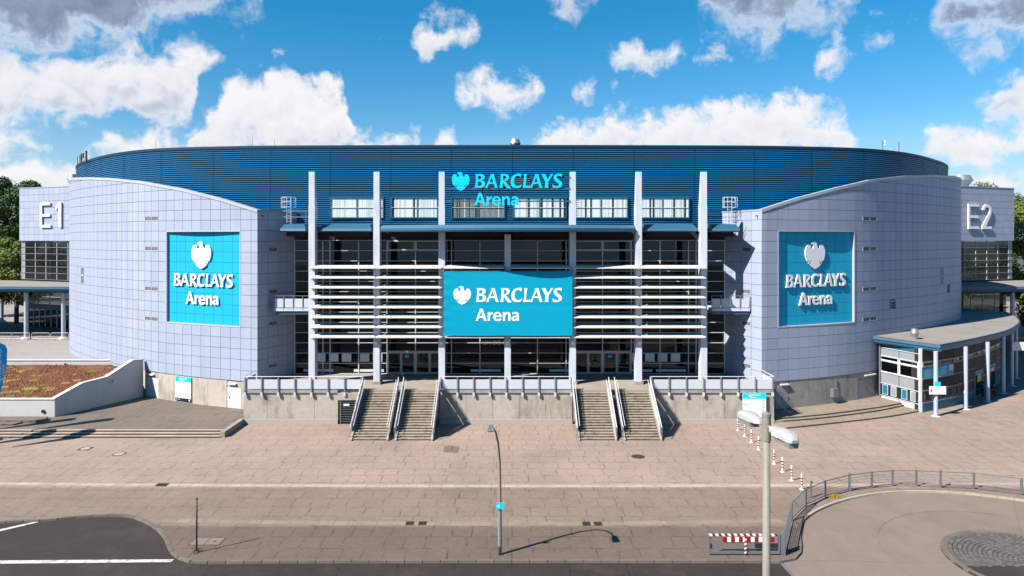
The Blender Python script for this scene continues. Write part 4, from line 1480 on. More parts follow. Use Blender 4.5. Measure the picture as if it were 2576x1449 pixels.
# rooms behind the glass
MB().box(gx[0], gx[-1], GY + 0.1, GY + 11, PZ - 0.05, PZ).build('foyer_floor', 'interior_floor', foyer)
MB().box(gx[0], gx[-1], GY + 1.6, GY + 11, 9.9, 10.5).build('gallery_floor', 'interior', foyer)
MB().box(gx[0], gx[-1], GY + 8.0, GY + 8.3, PZ, GT).build('back_wall', 'interior', foyer)
MB().box(gx[0], gx[-1], GY - 0.05, GY + 11, GT + 0.05, GT + 1.2).build('header', 'soffit', foyer)
for x in (-19, -12.5, -6.3, 0, 6, 12.4, 18.7):
    MB().tube((x, GY + 3.0, PZ), (x, GY + 3.0, GT), 0.32, n=14).build('column', 'board' if abs(x) < 7 else 'dark_metal', foyer, smooth=True)
# gallery balustrade inside
for j in range(26):
    x = lerp(gx[0], gx[-1], j / 25)
    MB().box(x - 0.03, x + 0.03, GY + 1.5, GY + 1.56, 10.5, 11.6).build('post', 'mullion', foyer)
MB().box(gx[0], gx[-1], GY + 1.46, GY + 1.54, 11.58, 11.64).build('handrail', 'white_metal', foyer)
for j in range(25):
    a, b = lerp(gx[0], gx[-1], j / 25) + 0.05, lerp(gx[0], gx[-1], (j + 1) / 25) - 0.05
    MB().box(a, b, GY + 1.6, GY + 1.62, 10.55, 11.4).build('railing_panel', 'interior_floor', foyer)
# notice boards and benches standing just behind the glass
for x0 in [-20.0 + 0.0, -18.58, -17.18, -15.2, -13.8, -12.3, 10.6, 12.5, 13.9, 15.9, 17.3, 18.7]:
    MB().box(x0 * 0.98 - 1.35, x0 * 0.98 - 0.35, GY - 0.035, GY - 0.015, PZ + 1.3, PZ + 2.15).build('notice_board', 'board', foyer)
for x0, x1 in ((-22.3, -19.1), (-16.9, -13.7), (-12.6, -9.4), (-4.4, -1.2), (4.0, 7.2), (11.8, 15.0), (15.4, 18.6)):
    MB().box(x0, x1, GY - 0.03, GY - 0.015, PZ + 0.2, PZ + 0.48).build('glass_strip', 'board', foyer)
for x0, z0, w in ((-19.4, 13.1, 2.0), (-6.0, 12.0, 2.2)):
    MB().box(x0, x0 + w, GY + 0.5, GY + 0.54, z0, z0 + 0.3).build('sign_strip', 'board', foyer)
for x0 in (16.0,):
    MB().box(x0, x0 + 0.9, GY + 0.3, GY + 0.34, 12.55, 12.85).build('sign_strip', 'turquoise_bright', foyer)
font_text('BRING DEINEN DURST', 0.62, 'faint_print', foyer, (-0.05, GY - 0.012, 7.05), (1, 0, 0), (0, 0, 1))
font_text('UM DIE ECKE', 0.62, 'faint_print', foyer, (-1.35, GY - 0.012, 6.35), (1, 0, 0), (0, 0, 1))

# ================================================================ PORTICO
PY = 67.6
portico = thing('portico', 'tall pale blue pillars with white sun louvres and steel blue canopy', 'portico', (0, PY, PZ))
PXS = [784, 947, 1111, 1277, 1441, 1607, 1771]
px_ = [(m - CX) * PY / F for m in PXS]
ZP = EYE + (HY - 432) * PY / F
for i, x in enumerate(px_):
    top = ZP if i != 3 else 18.1
    pil = MB().box(x - 0.31, x + 0.31, PY, PY + 0.95, PZ + 0.28, min(top, 21.0))
    if top > 21.1:
        pil.hexa([(x - 0.29, PY, 21.0), (x + 0.29, PY, 21.0), (x + 0.29, PY + 0.95, 21.0), (x - 0.29, PY + 0.95, 21.0),
                  (x - 0.29, PY, top), (x + 0.29, PY, top), (x + 0.29, PY + 0.35, top), (x - 0.29, PY + 0.35, top)])
    P_ = pil.build('pillar', 'pale_blue', portico)
    MB().box(x - 0.42, x + 0.42, PY - 0.12, PY + 1.05, PZ + 0.0, PZ + 0.28).build('pillar_foot', 'concrete_grey', P_)
    if 1 <= i <= 5:                          # flood lamp on each inner pillar
        zl = 7.55
        L_ = MB().box(x - 0.16, x + 0.16, PY - 0.5, PY - 0.24, zl - 0.3, zl).build('flood_lamp', 'galvanised', P_)
        MB().beam((x, PY, zl - 0.05), (x, PY - 0.3, zl - 0.05), 0.06, 0.06).build('bracket', 'galvanised', P_)
# louvres
lz = [7.93 + 0.972 * j for j in range(8)]
BAYS = [(0, 1), (1, 2), (4, 5), (5, 6)]


def blade(x0, x1, z, ins, m='louvre_white'):
    yf, yb_ = PY - 0.62, PY + 0.25
    lo, hi = z, z + 0.30
    th = 0.04
    mb = MB()
    mb.hexa([(x0, yf, lo), (x1, yf, lo), (x1 - ins, yb_, hi - th), (x0 + ins, yb_, hi - th), (x0, yf, lo + 0.09), (x1, yf, lo + 0.09), (x1 - ins, yb_, hi + 0.02), (x0 + ins, yb_, hi + 0.02)])
    return mb.build('louvre', m, portico)


for a, b in BAYS:
    for z in lz:
        blade(px_[a] + 0.02, px_[b] - 0.0, z, 0.34)
for a, b in ((2, 3), (3, 4)):
    for z in (lz[0], lz[7]):
        blade(px_[a] + 0.34, px_[b] - 0.34, z, 0.05)
for i in (0, 1, 2, 4, 5, 6):
    for z in lz:
        MB().box(px_[i] - 0.1, px_[i] + 0.1, PY - 0.3, PY, z + 0.02, z + 0.14).build('louvre_bracket', 'pale_blue', portico)
# canopy
ZC0, ZC1 = 18.35, 19.12


def canopy(x0, x1, yf, tap, name='canopy_roof'):
    mb = MB()
    mb.hexa([(x0 + tap, yf + 0.25, ZC0), (x1 - tap, yf + 0.25, ZC0), (x1 - tap, GY + 0.15, ZC0), (x0 + tap, GY + 0.15, ZC0), (x0, yf, ZC0 + 0.12), (x1, yf, ZC0 + 0.12), (x1, GY + 0.15, ZC0 + 0.12), (x0, GY + 0.15, ZC0 + 0.12)])
    mb.hexa([(x0 + tap, yf + 0.02, ZC0 + 0.12), (x1 - tap, yf + 0.02, ZC0 + 0.12), (x1 - tap, GY + 0.15, ZC0 + 0.12), (x0 + tap, GY + 0.15, ZC0 + 0.12), (x0 + tap, yf + 0.10, ZC0 + 0.34), (x1 - tap, yf + 0.10, ZC0 + 0.34), (x1 - tap, GY + 0.15, ZC0 + 0.34), (x0 + tap, GY + 0.15, ZC0 + 0.34)])
    c = mb.build(name, 'steel_blue', portico)
    MB().hexa([(x0 + tap, yf + 0.12, ZC0 + 0.35), (x1 - tap, yf + 0.12, ZC0 + 0.35), (x1 - tap, GY + 0.15, ZC0 + 0.35), (x0 + tap, GY + 0.15, ZC0 + 0.35), (x0 + tap + 0.25, yf + 0.55, ZC1), (x1 - tap - 0.25, yf + 0.55, ZC1), (x1 - tap - 0.25, GY + 0.15, ZC1 + 0.2), (x0 + tap + 0.25, GY + 0.15, ZC1 + 0.2)]).build('canopy_upstand', 'fascia_blue', c)
    MB().box(x0 + 0.6, x1 - 0.6, yf + 1.0, GY, ZC0 - 0.45, ZC0).build('canopy_beam', 'soffit', c)
    return c


canopy(-23.4, px_[0] - 0.45, PY + 0.35, 0.3)
canopy(px_[0] + 0.4, px_[1] - 0.4, PY + 0.35, 0.2)


def bow(x):                                  # the middle of the canopy swings out over the banner
    xe = (px_[5] - px_[1]) / 2 - 0.4
    xm = (px_[1] + px_[5]) / 2
    return PY - 0.35 - 3.15 * math.cos(math.pi / 2 * min(1, abs(x - xm) / xe))


xs_ = [lerp(px_[1] + 0.4, px_[5] - 0.4, i / 24) for i in range(25)]
for z0_, z1_, o0_, o1_, m_, nm_ in ((ZC0, ZC0 + 0.14, 0.1, 0.0, 'steel_blue', 'canopy_roof'), (ZC0 + 0.142, ZC0 + 0.36, 0.12, 0.14, 'fascia_blue', 'canopy_fascia'), (ZC0 + 0.362, ZC1 - 0.1, 0.25, 0.6, 'steel_blue', 'canopy_upstand')):
    mb = MB()
    mb.sheet([[(x, GY + 0.1, z0_) for x in xs_], [(x, bow(x) + o0_, z0_) for x in xs_], [(x, bow(x) + o1_, z1_) for x in xs_], [(x, GY + 0.1, z1_) for x in xs_]])
    mb.build(nm_, m_, portico)
MB().box(px_[1] + 1.0, px_[5] - 1.0, PY + 0.9, GY, ZC0 - 0.45, ZC0 - 0.01).build('canopy_beam', 'soffit', portico)
canopy(px_[5] + 0.4, px_[6] - 0.4, PY + 0.35, 0.2)
canopy(px_[6] + 0.45, 23.0, PY + 0.35, 0.3)

# ================================================================ SIGNS ON THE PORTICO
YB = PY - 0.72
bx0, bx1 = (1116 - CX) * YB / F, (1440 - CX) * YB / F
bz1, bz0 = EYE - (684 - HY) * YB / F, EYE - (844 - HY) * YB / F
ban = thing('banner', 'wide turquoise fabric banner with white eagle and words between pillars', 'banner', ((bx0 + bx1) / 2, YB, bz0))
mb = MB()
nx, nz_ = 60, 30
rows = []
def belly(i, k):
    s, t = i / nx, k / nz_
    e = math.exp(-(s / 0.03)) * math.sin(t * 2 * math.pi * 6) * 0.04
    return -0.02 * math.sin(math.pi * s) * math.sin(math.pi * t) + e + 0.005 * math.sin(9 * s + 5 * t) + (0.03 * math.exp(-((t - 0.47) / 0.01) ** 2))


for k in range(nz_ + 1):
    rows.append([(lerp(bx0, bx1, i / nx), YB + belly(i, k), lerp(bz0, bz1, k / nz_) - 0.03 * math.sin(math.pi * i / nx * 2) ** 2 * (k == 0)) for i in range(nx + 1)])
mb.sheet(rows)
nv = len(mb.v)
mb.add([(x, y + 0.02, z) for x, y, z in mb.v], [tuple(reversed(f)) for f in mb.f])
mb.build('cloth', 'turquoise_banner', ban, smooth=True)
bs = (bx1 - bx0) / 2512
O = Vector((bx0, YB - 0.030, bz1))
for g in ('eagle',):
    outline_solid(MB(), GLY[g], O, (1, 0, 0), UP, bs, 15, 38, (0, -1, 0), 0.004).build('emblem', 'sign_white', ban)
lettering(ban, WORD1, O, (1, 0, 0), UP, bs, 15, 38, (0, -1, 0), 0.004, 'sign_white')
lettering(ban, WORD2, O, (1, 0, 0), UP, bs, 15, 38, (0, -1, 0), 0.004, 'sign_white')
for x, z in ((bx0, bz1), ((bx0 + bx1) / 2, bz1), (bx1, bz1), (bx0, bz0), ((bx0 + bx1) / 2, bz0), (bx1, bz0)):
    MB().tube((x, YB - 0.03, z + (0.14 if z > 10 else -0.14)), (x, YB + 0.7, z + (0.14 if z > 10 else -0.14)), 0.06).build('fixing', 'galvanised', ban)
MB().tube((bx0 - 0.2, YB + 0.06, bz1 + 0.05), (bx1 + 0.2, YB + 0.06, bz1 + 0.05), 0.03).build('top_rail', 'galvanised', ban)
MB().tube((bx0 - 0.2, YB + 0.06, bz0 - 0.05), (bx1 + 0.2, YB + 0.06, bz0 - 0.05), 0.03).build('bottom_rail', 'galvanised', ban)

YS = PY - 0.1
rs = thing('rooftop_sign', 'free-standing bright turquoise eagle and letters above the canopy', 'sign', (0.3, YS, ZC1))
mpp = YS / F
sx = 220.4 / 1685 * mpp
O = A(1193.6, 438, YS)
for g in ('eagle',):
    outline_solid(MB(), GLY[g], O, (1, 0, 0), UP, sx, 640, 355, (0, -1, 0), 0.16).build('emblem', 'turquoise_bright', rs)
lettering(rs, WORD1, O, (1, 0, 0), UP, sx, 640, 355, (0, -1, 0), 0.16, 'turquoise_bright')
lettering(rs, WORD2, A(1193.6, 485.3, YS), (1, 0, 0), UP, sx * 1.0, 640, 752, (0, -1, 0), 0.16, 'turquoise_bright')
xa, xb = px_[2] + 0.3, px_[4] - 0.3
for zpx in (445, 473.5, 506):
    z = EYE + (HY - zpx) * mpp
    MB().box(xa, xb, YS + 0.02, YS + 0.14, z - 0.07, z + 0.07).build('frame_rail', 'fascia_blue', rs)
for pxx, y0_, y1_ in ((1214, 474, 500), (1257, 474, 500), (1299, 474, 500), (1278, 474, 566)):
    x = (pxx - CX) * mpp
    MB().box(x - 0.05, x + 0.05, YS + 0.145, YS + 0.25, EYE + (HY - y1_) * mpp - (0.4 if y1_ > 560 else 0), EYE + (HY - y0_) * mpp).build('frame_post', 'dark_metal', rs)

# ladders with safety cages at both ends of the canopy
def caged_ladder(px, py_top, py_mid, py_foot, Y, label):
    t = A(px, py_top, Y)
    zt_, zm, zf = t.z, A(px, py_mid, Y).z, A(px, py_foot, Y).z
    o = thing('caged_ladder', label, 'ladder', (t.x, Y, zf), 'caged ladders beside the canopy')
    for s in (-0.22, 0.22):
        MB().tube((t.x + s, Y, zf), (t.x + s, Y, zt_), 0.03, n=6).build('rail', 'white_metal', o)
    z = zf + 0.2
    while z < zm + 0.8:
        MB().tube((t.x - 0.22, Y, z), (t.x + 0.22, Y, z), 0.018, n=5).build('rung', 'white_metal', o)
        z += 0.3
    for z in (zm + 0.05, zm + 0.6, zt_):
        MB().path([(t.x + 0.75 * math.sin(a), Y - 0.1 - 0.6 * math.cos(a) * -1 * -1, z) for a in [R(-150 + 30 * i) for i in range(11)]], 0.025, 6).build('hoop', 'white_metal', o)
    for i in range(9):
        a = R(-130 + 32 * i)
        MB().tube((t.x + 0.75 * math.sin(a), Y - 0.1 - 0.6 * math.cos(a), zm), (t.x + 0.75 * math.sin(a), Y - 0.1 - 0.6 * math.cos(a), zt_), 0.02, n=5).build('cage_bar', 'white_metal', o)
    return o


caged_ladder(727, 497, 523, 569, 71.0, 'caged white ladder at the left end of the canopy')
caged_ladder(1836, 497, 523, 569, 71.0, 'caged white ladder at the right end of the canopy')
for xs, lab in (((-23.2, -20.3), 'low grey guard rail on the left canopy end'), ((19.4, 22.6), 'low grey guard rail on the right canopy end')):
    o = thing('guard_rail', lab, 'railing', (xs[0], 69.2, ZC1), 'guard rails on the canopy')
    for z in (ZC1 + 0.75, ZC1 + 1.35):
        MB().tube((xs[0], 69.2, z), (xs[1], 69.2, z), 0.03, n=6).build('rail', 'galvanised', o)
    for x in (xs[0] + 0.7, xs[1] - 0.6):
        MB().tube((x, 69.2, ZC1 - 0.1), (x, 69.2, ZC1 + 1.35), 0.03, n=6).build('post', 'galvanised', o)

# ================================================================ PLATFORM AND STAIRS
plat = thing('entrance_platform', 'raised concrete terrace with white railings in front of the foyer', 'terrace', (0, 65.1, 0))
MB().prism([(-25.6, 65.2), (25.0, 65.2), (25.0, 68.6), (22.7, 74.2), (-23.2, 74.2), (-25.6, 68.8)], 0.0, PZ).build('platform_floor', 'platform_floor', plat)
FLIGHTS = [(-14.0, -11.0), (-10.1, -7.1), (5.95, 9.0), (9.95, 12.95)]
gaps = [(-14.25, -6.85), (5.75, 13.2)]
gate = (-16.6, -14.3)
xs = []
x = -25.6
for a, b in ((-25.6, gate[0]), (-6.9, 5.75), (13.2, 25.0), (-14.0, -7.0), (5.95, 13.0)):
    n_ = max(1, round((b - a) / 2.55))
    behind = (a, b) in ((-14.0, -7.0), (5.95, 13.0))
    for i in range(n_):
        x0, x1 = lerp(a, b, i / n_) + 0.012, lerp(a, b, (i + 1) / n_) - 0.012
        MB().box(x0, x1, 65.12, 65.3, 0.46, 2.98).build('concrete_panel', 'concrete', plat)
        if not behind:
            MB().box(x0 - 0.01, x1 + 0.01, 65.02, 65.25, 0.0, 0.455).build('plinth_block', 'coping_grey', plat)
            MB().box(x0 - 0.012, x1 + 0.012, 65.0, 65.6, 2.985, PZ + 0.03).build('edge_slab', 'concrete_grey', plat)
for x0, x1 in gaps:
    MB().box(x0, x1, 65.0, 65.6, 2.985, PZ + 0.012).build('edge_slab', 'platform_floor', plat)
# barred opening left of the first flight
MB().box(gate[0], gate[1] + 0.2, 65.0, 65.3, 2.3, 2.98).build('lintel', 'concrete', plat)
MB().box(gate[0] + 0.02, gate[1] + 0.2, 65.15, 65.198, 0.02, 2.3).build('recess', 'soffit', plat)
for j in range(9):
    z = 0.25 + j * 0.23
    MB().box(gate[0] + 0.25, gate[1] + 0.2, 65.06, 65.09, z, z + 0.025).build('gate_bar', 'galvanised', plat)
for x in (gate[0] + 0.25, gate[0] + 1.65):
    MB().box(x - 0.04, x + 0.04, 65.05, 65.1, 0.05, 2.25).build('gate_post', 'galvanised', plat)
MB().box(gate[0] + 0.55, gate[0] + 1.1, 65.03, 65.045, 1.75, 1.95).build('gate_notice', 'white_paint', plat)
# railings along the edge
def rail_run(a, b, parent):
    n_ = max(1, round((b - a) / 1.6))
    for i in range(n_ + 1):
        x = lerp(a, b, i / n_)
        MB().box(x - 0.05, x + 0.05, 64.90, 64.99, 2.72, 4.50).build('post', 'railing_grey', parent)
        MB().box(x - 0.10, x + 0.10, 64.86, 64.995, 2.70, 3.05).build('post_shoe', 'rail_panel', parent)
    for i in range(n_):
        MB().box(lerp(a, b, i / n_) + 0.02, lerp(a, b, (i + 1) / n_) - 0.02, 65.01, 65.05, PZ + 0.12, PZ + 1.02).build('railing_panel', 'rail_panel', parent)
    MB().tube((a - 0.1, 65.0, 4.55), (b + 0.1, 65.0, 4.55), 0.035, n=8).build('handrail', 'white_metal', parent)


rail_run(-25.4, -14.35, plat)
rail_run(-6.75, 5.65, plat)
rail_run(13.3, 24.8, plat)
for x in (-25.55, 24.95):
    MB().box(x - 0.03, x + 0.03, 65.1, 68.0, PZ + 0.12, PZ + 1.02).build('railing_panel', 'rail_panel', plat)
    MB().tube((x, 65.0, 4.55), (x, 68.0, 4.55), 0.035).build('handrail', 'white_metal', plat)

NR = 19
RUN = 0.285
LABELS = ['leftmost outdoor stair flight up to the platform', 'stair flight right of the leftmost one, with shadow beside it',
          'third stair flight from the left, right of the banner', 'rightmost outdoor stair flight up to the platform']
for fi, (x0, x1) in enumerate(FLIGHTS):
    st = thing('staircase', LABELS[fi], 'stairs', ((x0 + x1) / 2, 60.0, 0), 'flights of stairs up to the entrance')
    rise = PZ / NR
    smesh = None
    for i in range(NR - 1):
        y0 = 65.0 - RUN * (NR - 1 - i)
        z1 = rise * (i + 1)
        ch = random.uniform(-0.006, 0.006)
        S_ = MB().box(x0, x1, y0 + ch - 0.03, min(y0 + RUN + 0.02, 65.05), z1 - 0.075, z1).build('step', 'step', st)
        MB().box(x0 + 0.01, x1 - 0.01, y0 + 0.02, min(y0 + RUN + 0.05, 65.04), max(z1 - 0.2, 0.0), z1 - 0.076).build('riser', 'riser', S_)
    yb, yt = 65.0 - RUN * (NR - 1), 65.0
    for sx_ in (x0 - 0.09, x1 + 0.09):       # stringers
        MB().hexa([(sx_ - 0.08, yb - 0.25, 0), (sx_ + 0.08, yb - 0.25, 0), (sx_ + 0.08, yt, PZ - 0.75), (sx_ - 0.08, yt, PZ - 0.75), (sx_ - 0.08, yb - 0.25, 0.14), (sx_ + 0.08, yb - 0.25, 0.14), (sx_ + 0.08, yt, PZ + 0.08), (sx_ - 0.08, yt, PZ + 0.08)]).build('stringer', 'concrete_grey', st)
    for s, sx_ in ((-1, x0 - 0.2), (1, x1 + 0.2)):
        n_ = 5
        ya, yz = yb + 0.55, yt
        sl_ = (PZ - 0.0) / (yt - yb)
        zs = lambda y: 0.05 + (y - yb) * sl_
        for i in range(n_):
            a, b = lerp(ya, yz, i / n_) + 0.04, lerp(ya, yz, (i + 1) / n_) - 0.04
            MB().hexa([(sx_ - 0.02, a, zs(a) + 0.15), (sx_ + 0.02, a, zs(a) + 0.15), (sx_ + 0.02, b, zs(b) + 0.15), (sx_ - 0.02, b, zs(b) + 0.15), (sx_ - 0.02, a, zs(a) + 1.0), (sx_ + 0.02, a, zs(a) + 1.0), (sx_ + 0.02, b, zs(b) + 1.0), (sx_ - 0.02, b, zs(b) + 1.0)]).build('railing_panel', 'rail_panel', st)
        for i in range(n_ + 1):
            y = lerp(ya, yz, i / n_)
            MB().box(sx_ - 0.035, sx_ + 0.035, y - 0.035, y + 0.035, zs(y) - 0.25, zs(y) + 1.15).build('post', 'railing_grey', st)
        MB().tube((sx_, yb - 0.05, zs(yb) + 1.22 - 0.15), (sx_, yt, zs(yt) + 1.2), 0.03, n=8).build('handrail', 'white_metal', st)
        MB().tube((sx_, yb - 0.05, zs(yb) + 1.07), (sx_, yb - 0.05, 0.25), 0.03, n=8).build('post', 'railing_grey', st)
        MB().tube((sx_ - s * 0.22, yb + 0.3, zs(yb + 0.3) + 0.95), (sx_ - s * 0.22, yt, zs(yt) + 0.95), 0.025, n=8).build('handrail', 'white_metal', st)

# ================================================================ ENTRANCE BLOCKS E1 / E2
def entrance_block(side, label, word):
    if side < 0:
        p0, p1 = Vector((-84.8, 117.5, 0)), Vector((-60.0, 107.2, 0))
        gz0 = 2.6
    else:
        p0, p1 = Vector((61.0, 107.6, 0)), Vector((86.5, 117.6, 0))
        gz0 = 0.0
    d = (p1 - p0).normalized()
    n = Vector((d.y, -d.x, 0))
    L = (p1 - p0).length
    S = lambda u, off, z: p0 + d * u + n * off + UP * z
    ztop, zcl, zgl = 26.4, 17.3, 10.75
    b = thing('entrance_block', label, 'building', p0.lerp(p1, 0.5) + UP * gz0, 'side entrance blocks')
    def block(u0, u1, o0, o1, z0, z1):
        return MB().hexa([S(u0, o0, z0), S(u1, o0, z0), S(u1, o1, z0), S(u0, o1, z0), S(u0, o0, z1), S(u1, o0, z1), S(u1, o1, z1), S(u0, o1, z1)])
    block(0, L, -0.05, -16, zcl, ztop - 0.1).build('core_wall', 'joint', b)
    block(-0.1, L, 0.06, -16, ztop - 0.14, ztop).build('coping', 'cladding', b)
    nc = round(L / 1.28)
    for i in range(nc):
        for k in range(8):
            z0, z1 = lerp(zcl, ztop - 0.16, k / 8) + 0.02, lerp(zcl, ztop - 0.16, (k + 1) / 8) - 0.02
            MB().slab([S(L * i / nc + 0.02, -0.05, z0), S(L * (i + 1) / nc - 0.02, -0.05, z0), S(L * (i + 1) / nc - 0.02, -0.05, z1), S(L * i / nc + 0.02, -0.05, z1)], n * 0.05).build('cladding_panel', 'cladding', b)
    # end wall facing outwards
    if side < 0:
        block(-0.05, 0.0, -0.05, -16, zcl, ztop - 0.14).build('end_wall', 'cladding', b)
    else:
        block(L, L + 0.05, -0.05, -16, zcl, ztop - 0.14).build('end_wall', 'cladding', b)
    # glazing
    mw = 2.75
    nm = int(L / mw)
    rows_ = 6
    o = -0.4
    for i in range(nm + 1):
        u0 = (0.9 + i * mw) if side < 0 else (L - 0.9 - i * mw)
        block(u0 - 0.04, u0 + 0.04, o + 0.06, o - 0.08, zgl, zcl).build('mullion', 'pale_blue', b)
    ua, ub = (0.0, L) if side < 0 else (0.0, L)
    for k in range(rows_ + 1):
        z = lerp(zgl, zcl, k / rows_)
        block(ua, ub, o + 0.16, o + 0.02, z - 0.03, z + 0.03).build('transom', 'railing_grey', b)
    for i in range(nm):
        u0 = (0.9 + i * mw) if side < 0 else (L - 0.9 - (i + 1) * mw)
        for k in range(rows_):
            z0, z1 = lerp(zgl, zcl, k / rows_) + 0.05, lerp(zgl, zcl, (k + 1) / rows_) - 0.05
            MB().add([S(u0 + 0.07, o, z0), S(u0 + mw - 0.07, o, z0), S(u0 + mw - 0.07, o, z1), S(u0 + 0.07, o, z1)], [(0, 1, 2, 3)]).build('pane', 'dark_glass', b)
    e0, e1 = (0.0, 0.83) if side < 0 else (L - 0.83, L)
    block(e0, e1, o + 0.05, o - 0.1, zgl, zcl).build('corner_panel', 'kiosk_grey', b)
    block(0, L, -9.0, -9.3, gz0, zcl).build('back_wall', 'interior', b)
    block(3.2, 3.6, -3, -3.4, zgl, zcl).build('inner_column', 'board', b)
    block(0.0, L, -0.4, -16, zgl - 0.5, zgl - 0.05).build('floor_slab', 'interior', b)
    # canopy over the approach
    z0, z1 = 9.75, 10.5
    if side < 0:
        cp = [(-140, 103.5), (-62, 101.0), (-61, 108), p0 + d * 4 + n * 0.2, p0 + n * 0.2, (-140, 124)]
    else:
        cp = [(63.2, 100.8), (140, 104.5), (140, 124), p1 + n * 0.2, p0 + n * 0.2]
    poly_ = [(q[0], q[1]) for q in cp]
    C_ = MB().prism(poly_, z1 - 0.06, z1).build('canopy_roof', 'gravel_roof', b)
    if side < 0:
        fe = [Vector((-140, 103.5, 0)), Vector((-62, 101.0, 0))]
    else:
        fe = [Vector((63.2, 100.8, 0)), Vector((140, 104.5, 0))]
    MB().beam(fe[0] + UP * (z1 - 0.12), fe[1] + UP * (z1 - 0.12), 0.5, 0.36).build('fascia', 'steel_blue', C_)
    MB().beam(fe[0] + UP * (z1 - 0.5) + Vector((0, 0.25, 0)), fe[1] + UP * (z1 - 0.5) + Vector((0, 0.25, 0)), 0.4, 0.4).build('fascia', 'fascia_blue', C_)
    MB().prism([(x, y + 0.3) for x, y in poly_], z0 - 0.1, z0).build('soffit', 'soffit', C_)
    cols = [(-67.4, 102.6), (-73.0, 102.6), (-78.6, 102.8), (-92.3, 123.5)] if side < 0 else [(66.3, 102.6), (75.5, 103.0), (84.5, 103.6)]
    for cx_, cy_ in cols:
        Cc = MB().tube((cx_, cy_, gz0), (cx_, cy_, z0), 0.3, n=16, caps=False).build('column', 'column_blue', b, smooth=True)
        MB().lathe((cx_, cy_, gz0), [(0.62, 0), (0.62, 0.28), (0.45, 0.34)], 12).build('column_foot', 'white_metal', Cc)
    # doors at the back under the canopy
    for i in range(9):
        u0 = (0.3 if side < 0 else L - 14) + i * 1.5
        fr = block(u0, u0 + 0.14, -1.2, -1.35, gz0, gz0 + 3.0)
        fr.build('door_post', 'white_metal', b)
        MB().add([S(u0 + 0.14, -1.28, gz0), S(u0 + 1.5, -1.28, gz0), S(u0 + 1.5, -1.28, gz0 + 3), S(u0 + 0.14, -1.28, gz0 + 3)], [(0, 1, 2, 3)]).build('door', 'dark_glass', b)
    block(0.1 if side < 0 else L - 14.2, 14.2 if side < 0 else L - 0.1, -1.1, -1.4, gz0 + 3.0, gz0 + 3.9).build('door_header', 'steel_blue', b)
    # glazed wall above the doors, back under the canopy
    nl = 9
    for i in range(nl):
        u0, u1 = L * i / nl, L * (i + 1) / nl
        block(u0 - 0.04, u0 + 0.04, -1.2, -1.32, gz0 + 3.9, zgl - 0.5).build('mullion', 'mullion', b)
        for k in range(3):
            z0_, z1_ = lerp(gz0 + 3.9, zgl - 0.5, k / 3), lerp(gz0 + 3.9, zgl - 0.5, (k + 1) / 3)
            MB().add([S(u0 + 0.05, -1.28, z0_ + 0.04), S(u1 - 0.05, -1.28, z0_ + 0.04), S(u1 - 0.05, -1.28, z1_ - 0.04), S(u0 + 0.05, -1.28, z1_ - 0.04)], [(0, 1, 2, 3)]).build('pane', 'dark_glass', b)
    # word
    s = thing('entrance_sign', 'large white raised %s on the %s entrance block' % (word, 'left' if side < 0 else 'right'), 'sign', p0.lerp(p1, 0.5) + UP * 19)
    zb_ = 19.55 if side < 0 else 19.3
    H_ = 4.15
    wS = 0.42

    def cut(u, w, z, h):
        return MB().slab([S(u, 0.10, zb_ + z), S(u + w, 0.10, zb_ + z), S(u + w, 0.10, zb_ + z + h), S(u, 0.10, zb_ + z + h)], n * 0.3)
    if side < 0:
        ue, ud = 5.85, 9.75
    else:
        ue = (Vector(A(2435, 600, 110)) - p0).dot(d)
        ue = 15.55
        ud = ue + 3.4
    E = MB()
    pts = [(0, 0), (2.6, 0), (2.6, wS), (wS, wS), (wS, H_ * 0.44), (2.4, H_ * 0.44), (2.4, H_ * 0.44 + wS), (wS, H_ * 0.44 + wS), (wS, H_ - wS), (2.5, H_ - wS), (2.5, H_), (0, H_)]
    outline_solid(E, [[(x, -y) for x, y in pts]], S(ue, 0.1, zb_), d, UP, 1.0, 0, 0, n, 0.2).build('letter', 'sign_white', s)
    if side < 0:
        pts = [(0, H_ * 0.66), (0, H_ * 0.66 - 0.0), (0.75, H_ * 0.80), (0.75, 0), (1.35, 0), (1.35, H_), (0.9, H_), (0.05, H_ * 0.80)]
        pts = [(0.0, H_ * 0.68), (0.78, H_ * 0.82), (0.78, 0), (1.38, 0), (1.38, H_), (0.95, H_), (0.0, H_ * 0.82)]
    else:
        out_, in_ = [], []
        for i in range(11):
            a = R(170 - 20 * i * 1.05)
            out_.append((1.15 + 1.12 * math.cos(a), H_ - 1.15 + 1.15 * math.sin(a)))
            in_.append((1.15 + 0.64 * math.cos(a), H_ - 1.15 + 0.67 * math.sin(a)))
        pts = out_ + [(2.0, H_ * 0.52), (0.85, wS), (2.35, wS), (2.35, 0), (0.0, 0), (0.0, 0.55), (1.35, H_ * 0.55)] + list(reversed(in_))
    outline_solid(MB(), [[(x, -y) for x, y in pts]], S(ud, 0.1, zb_), d, UP, 1.0, 0, 0, n, 0.2).build('letter', 'sign_white', s)
    return b


entrance_block(-1, 'pale panelled block with glazed storey behind the left wing', 'E1')
entrance_block(1, 'blue-grey panelled block with glazed storey behind the right wing', 'E2')
roof_vent((-74.5, 116, 26.4), 0.95, 2.2, 'round metal vent on the roof of the left entrance block')
roof_vent((-71.5, 114, 26.4), 0.7, 1.3, 'smaller low vent beside the big vent on the left block')
roof_vent((78.2, 119, 26.4), 1.9, 2.3, 'wide metal exhaust hood on the right entrance block')

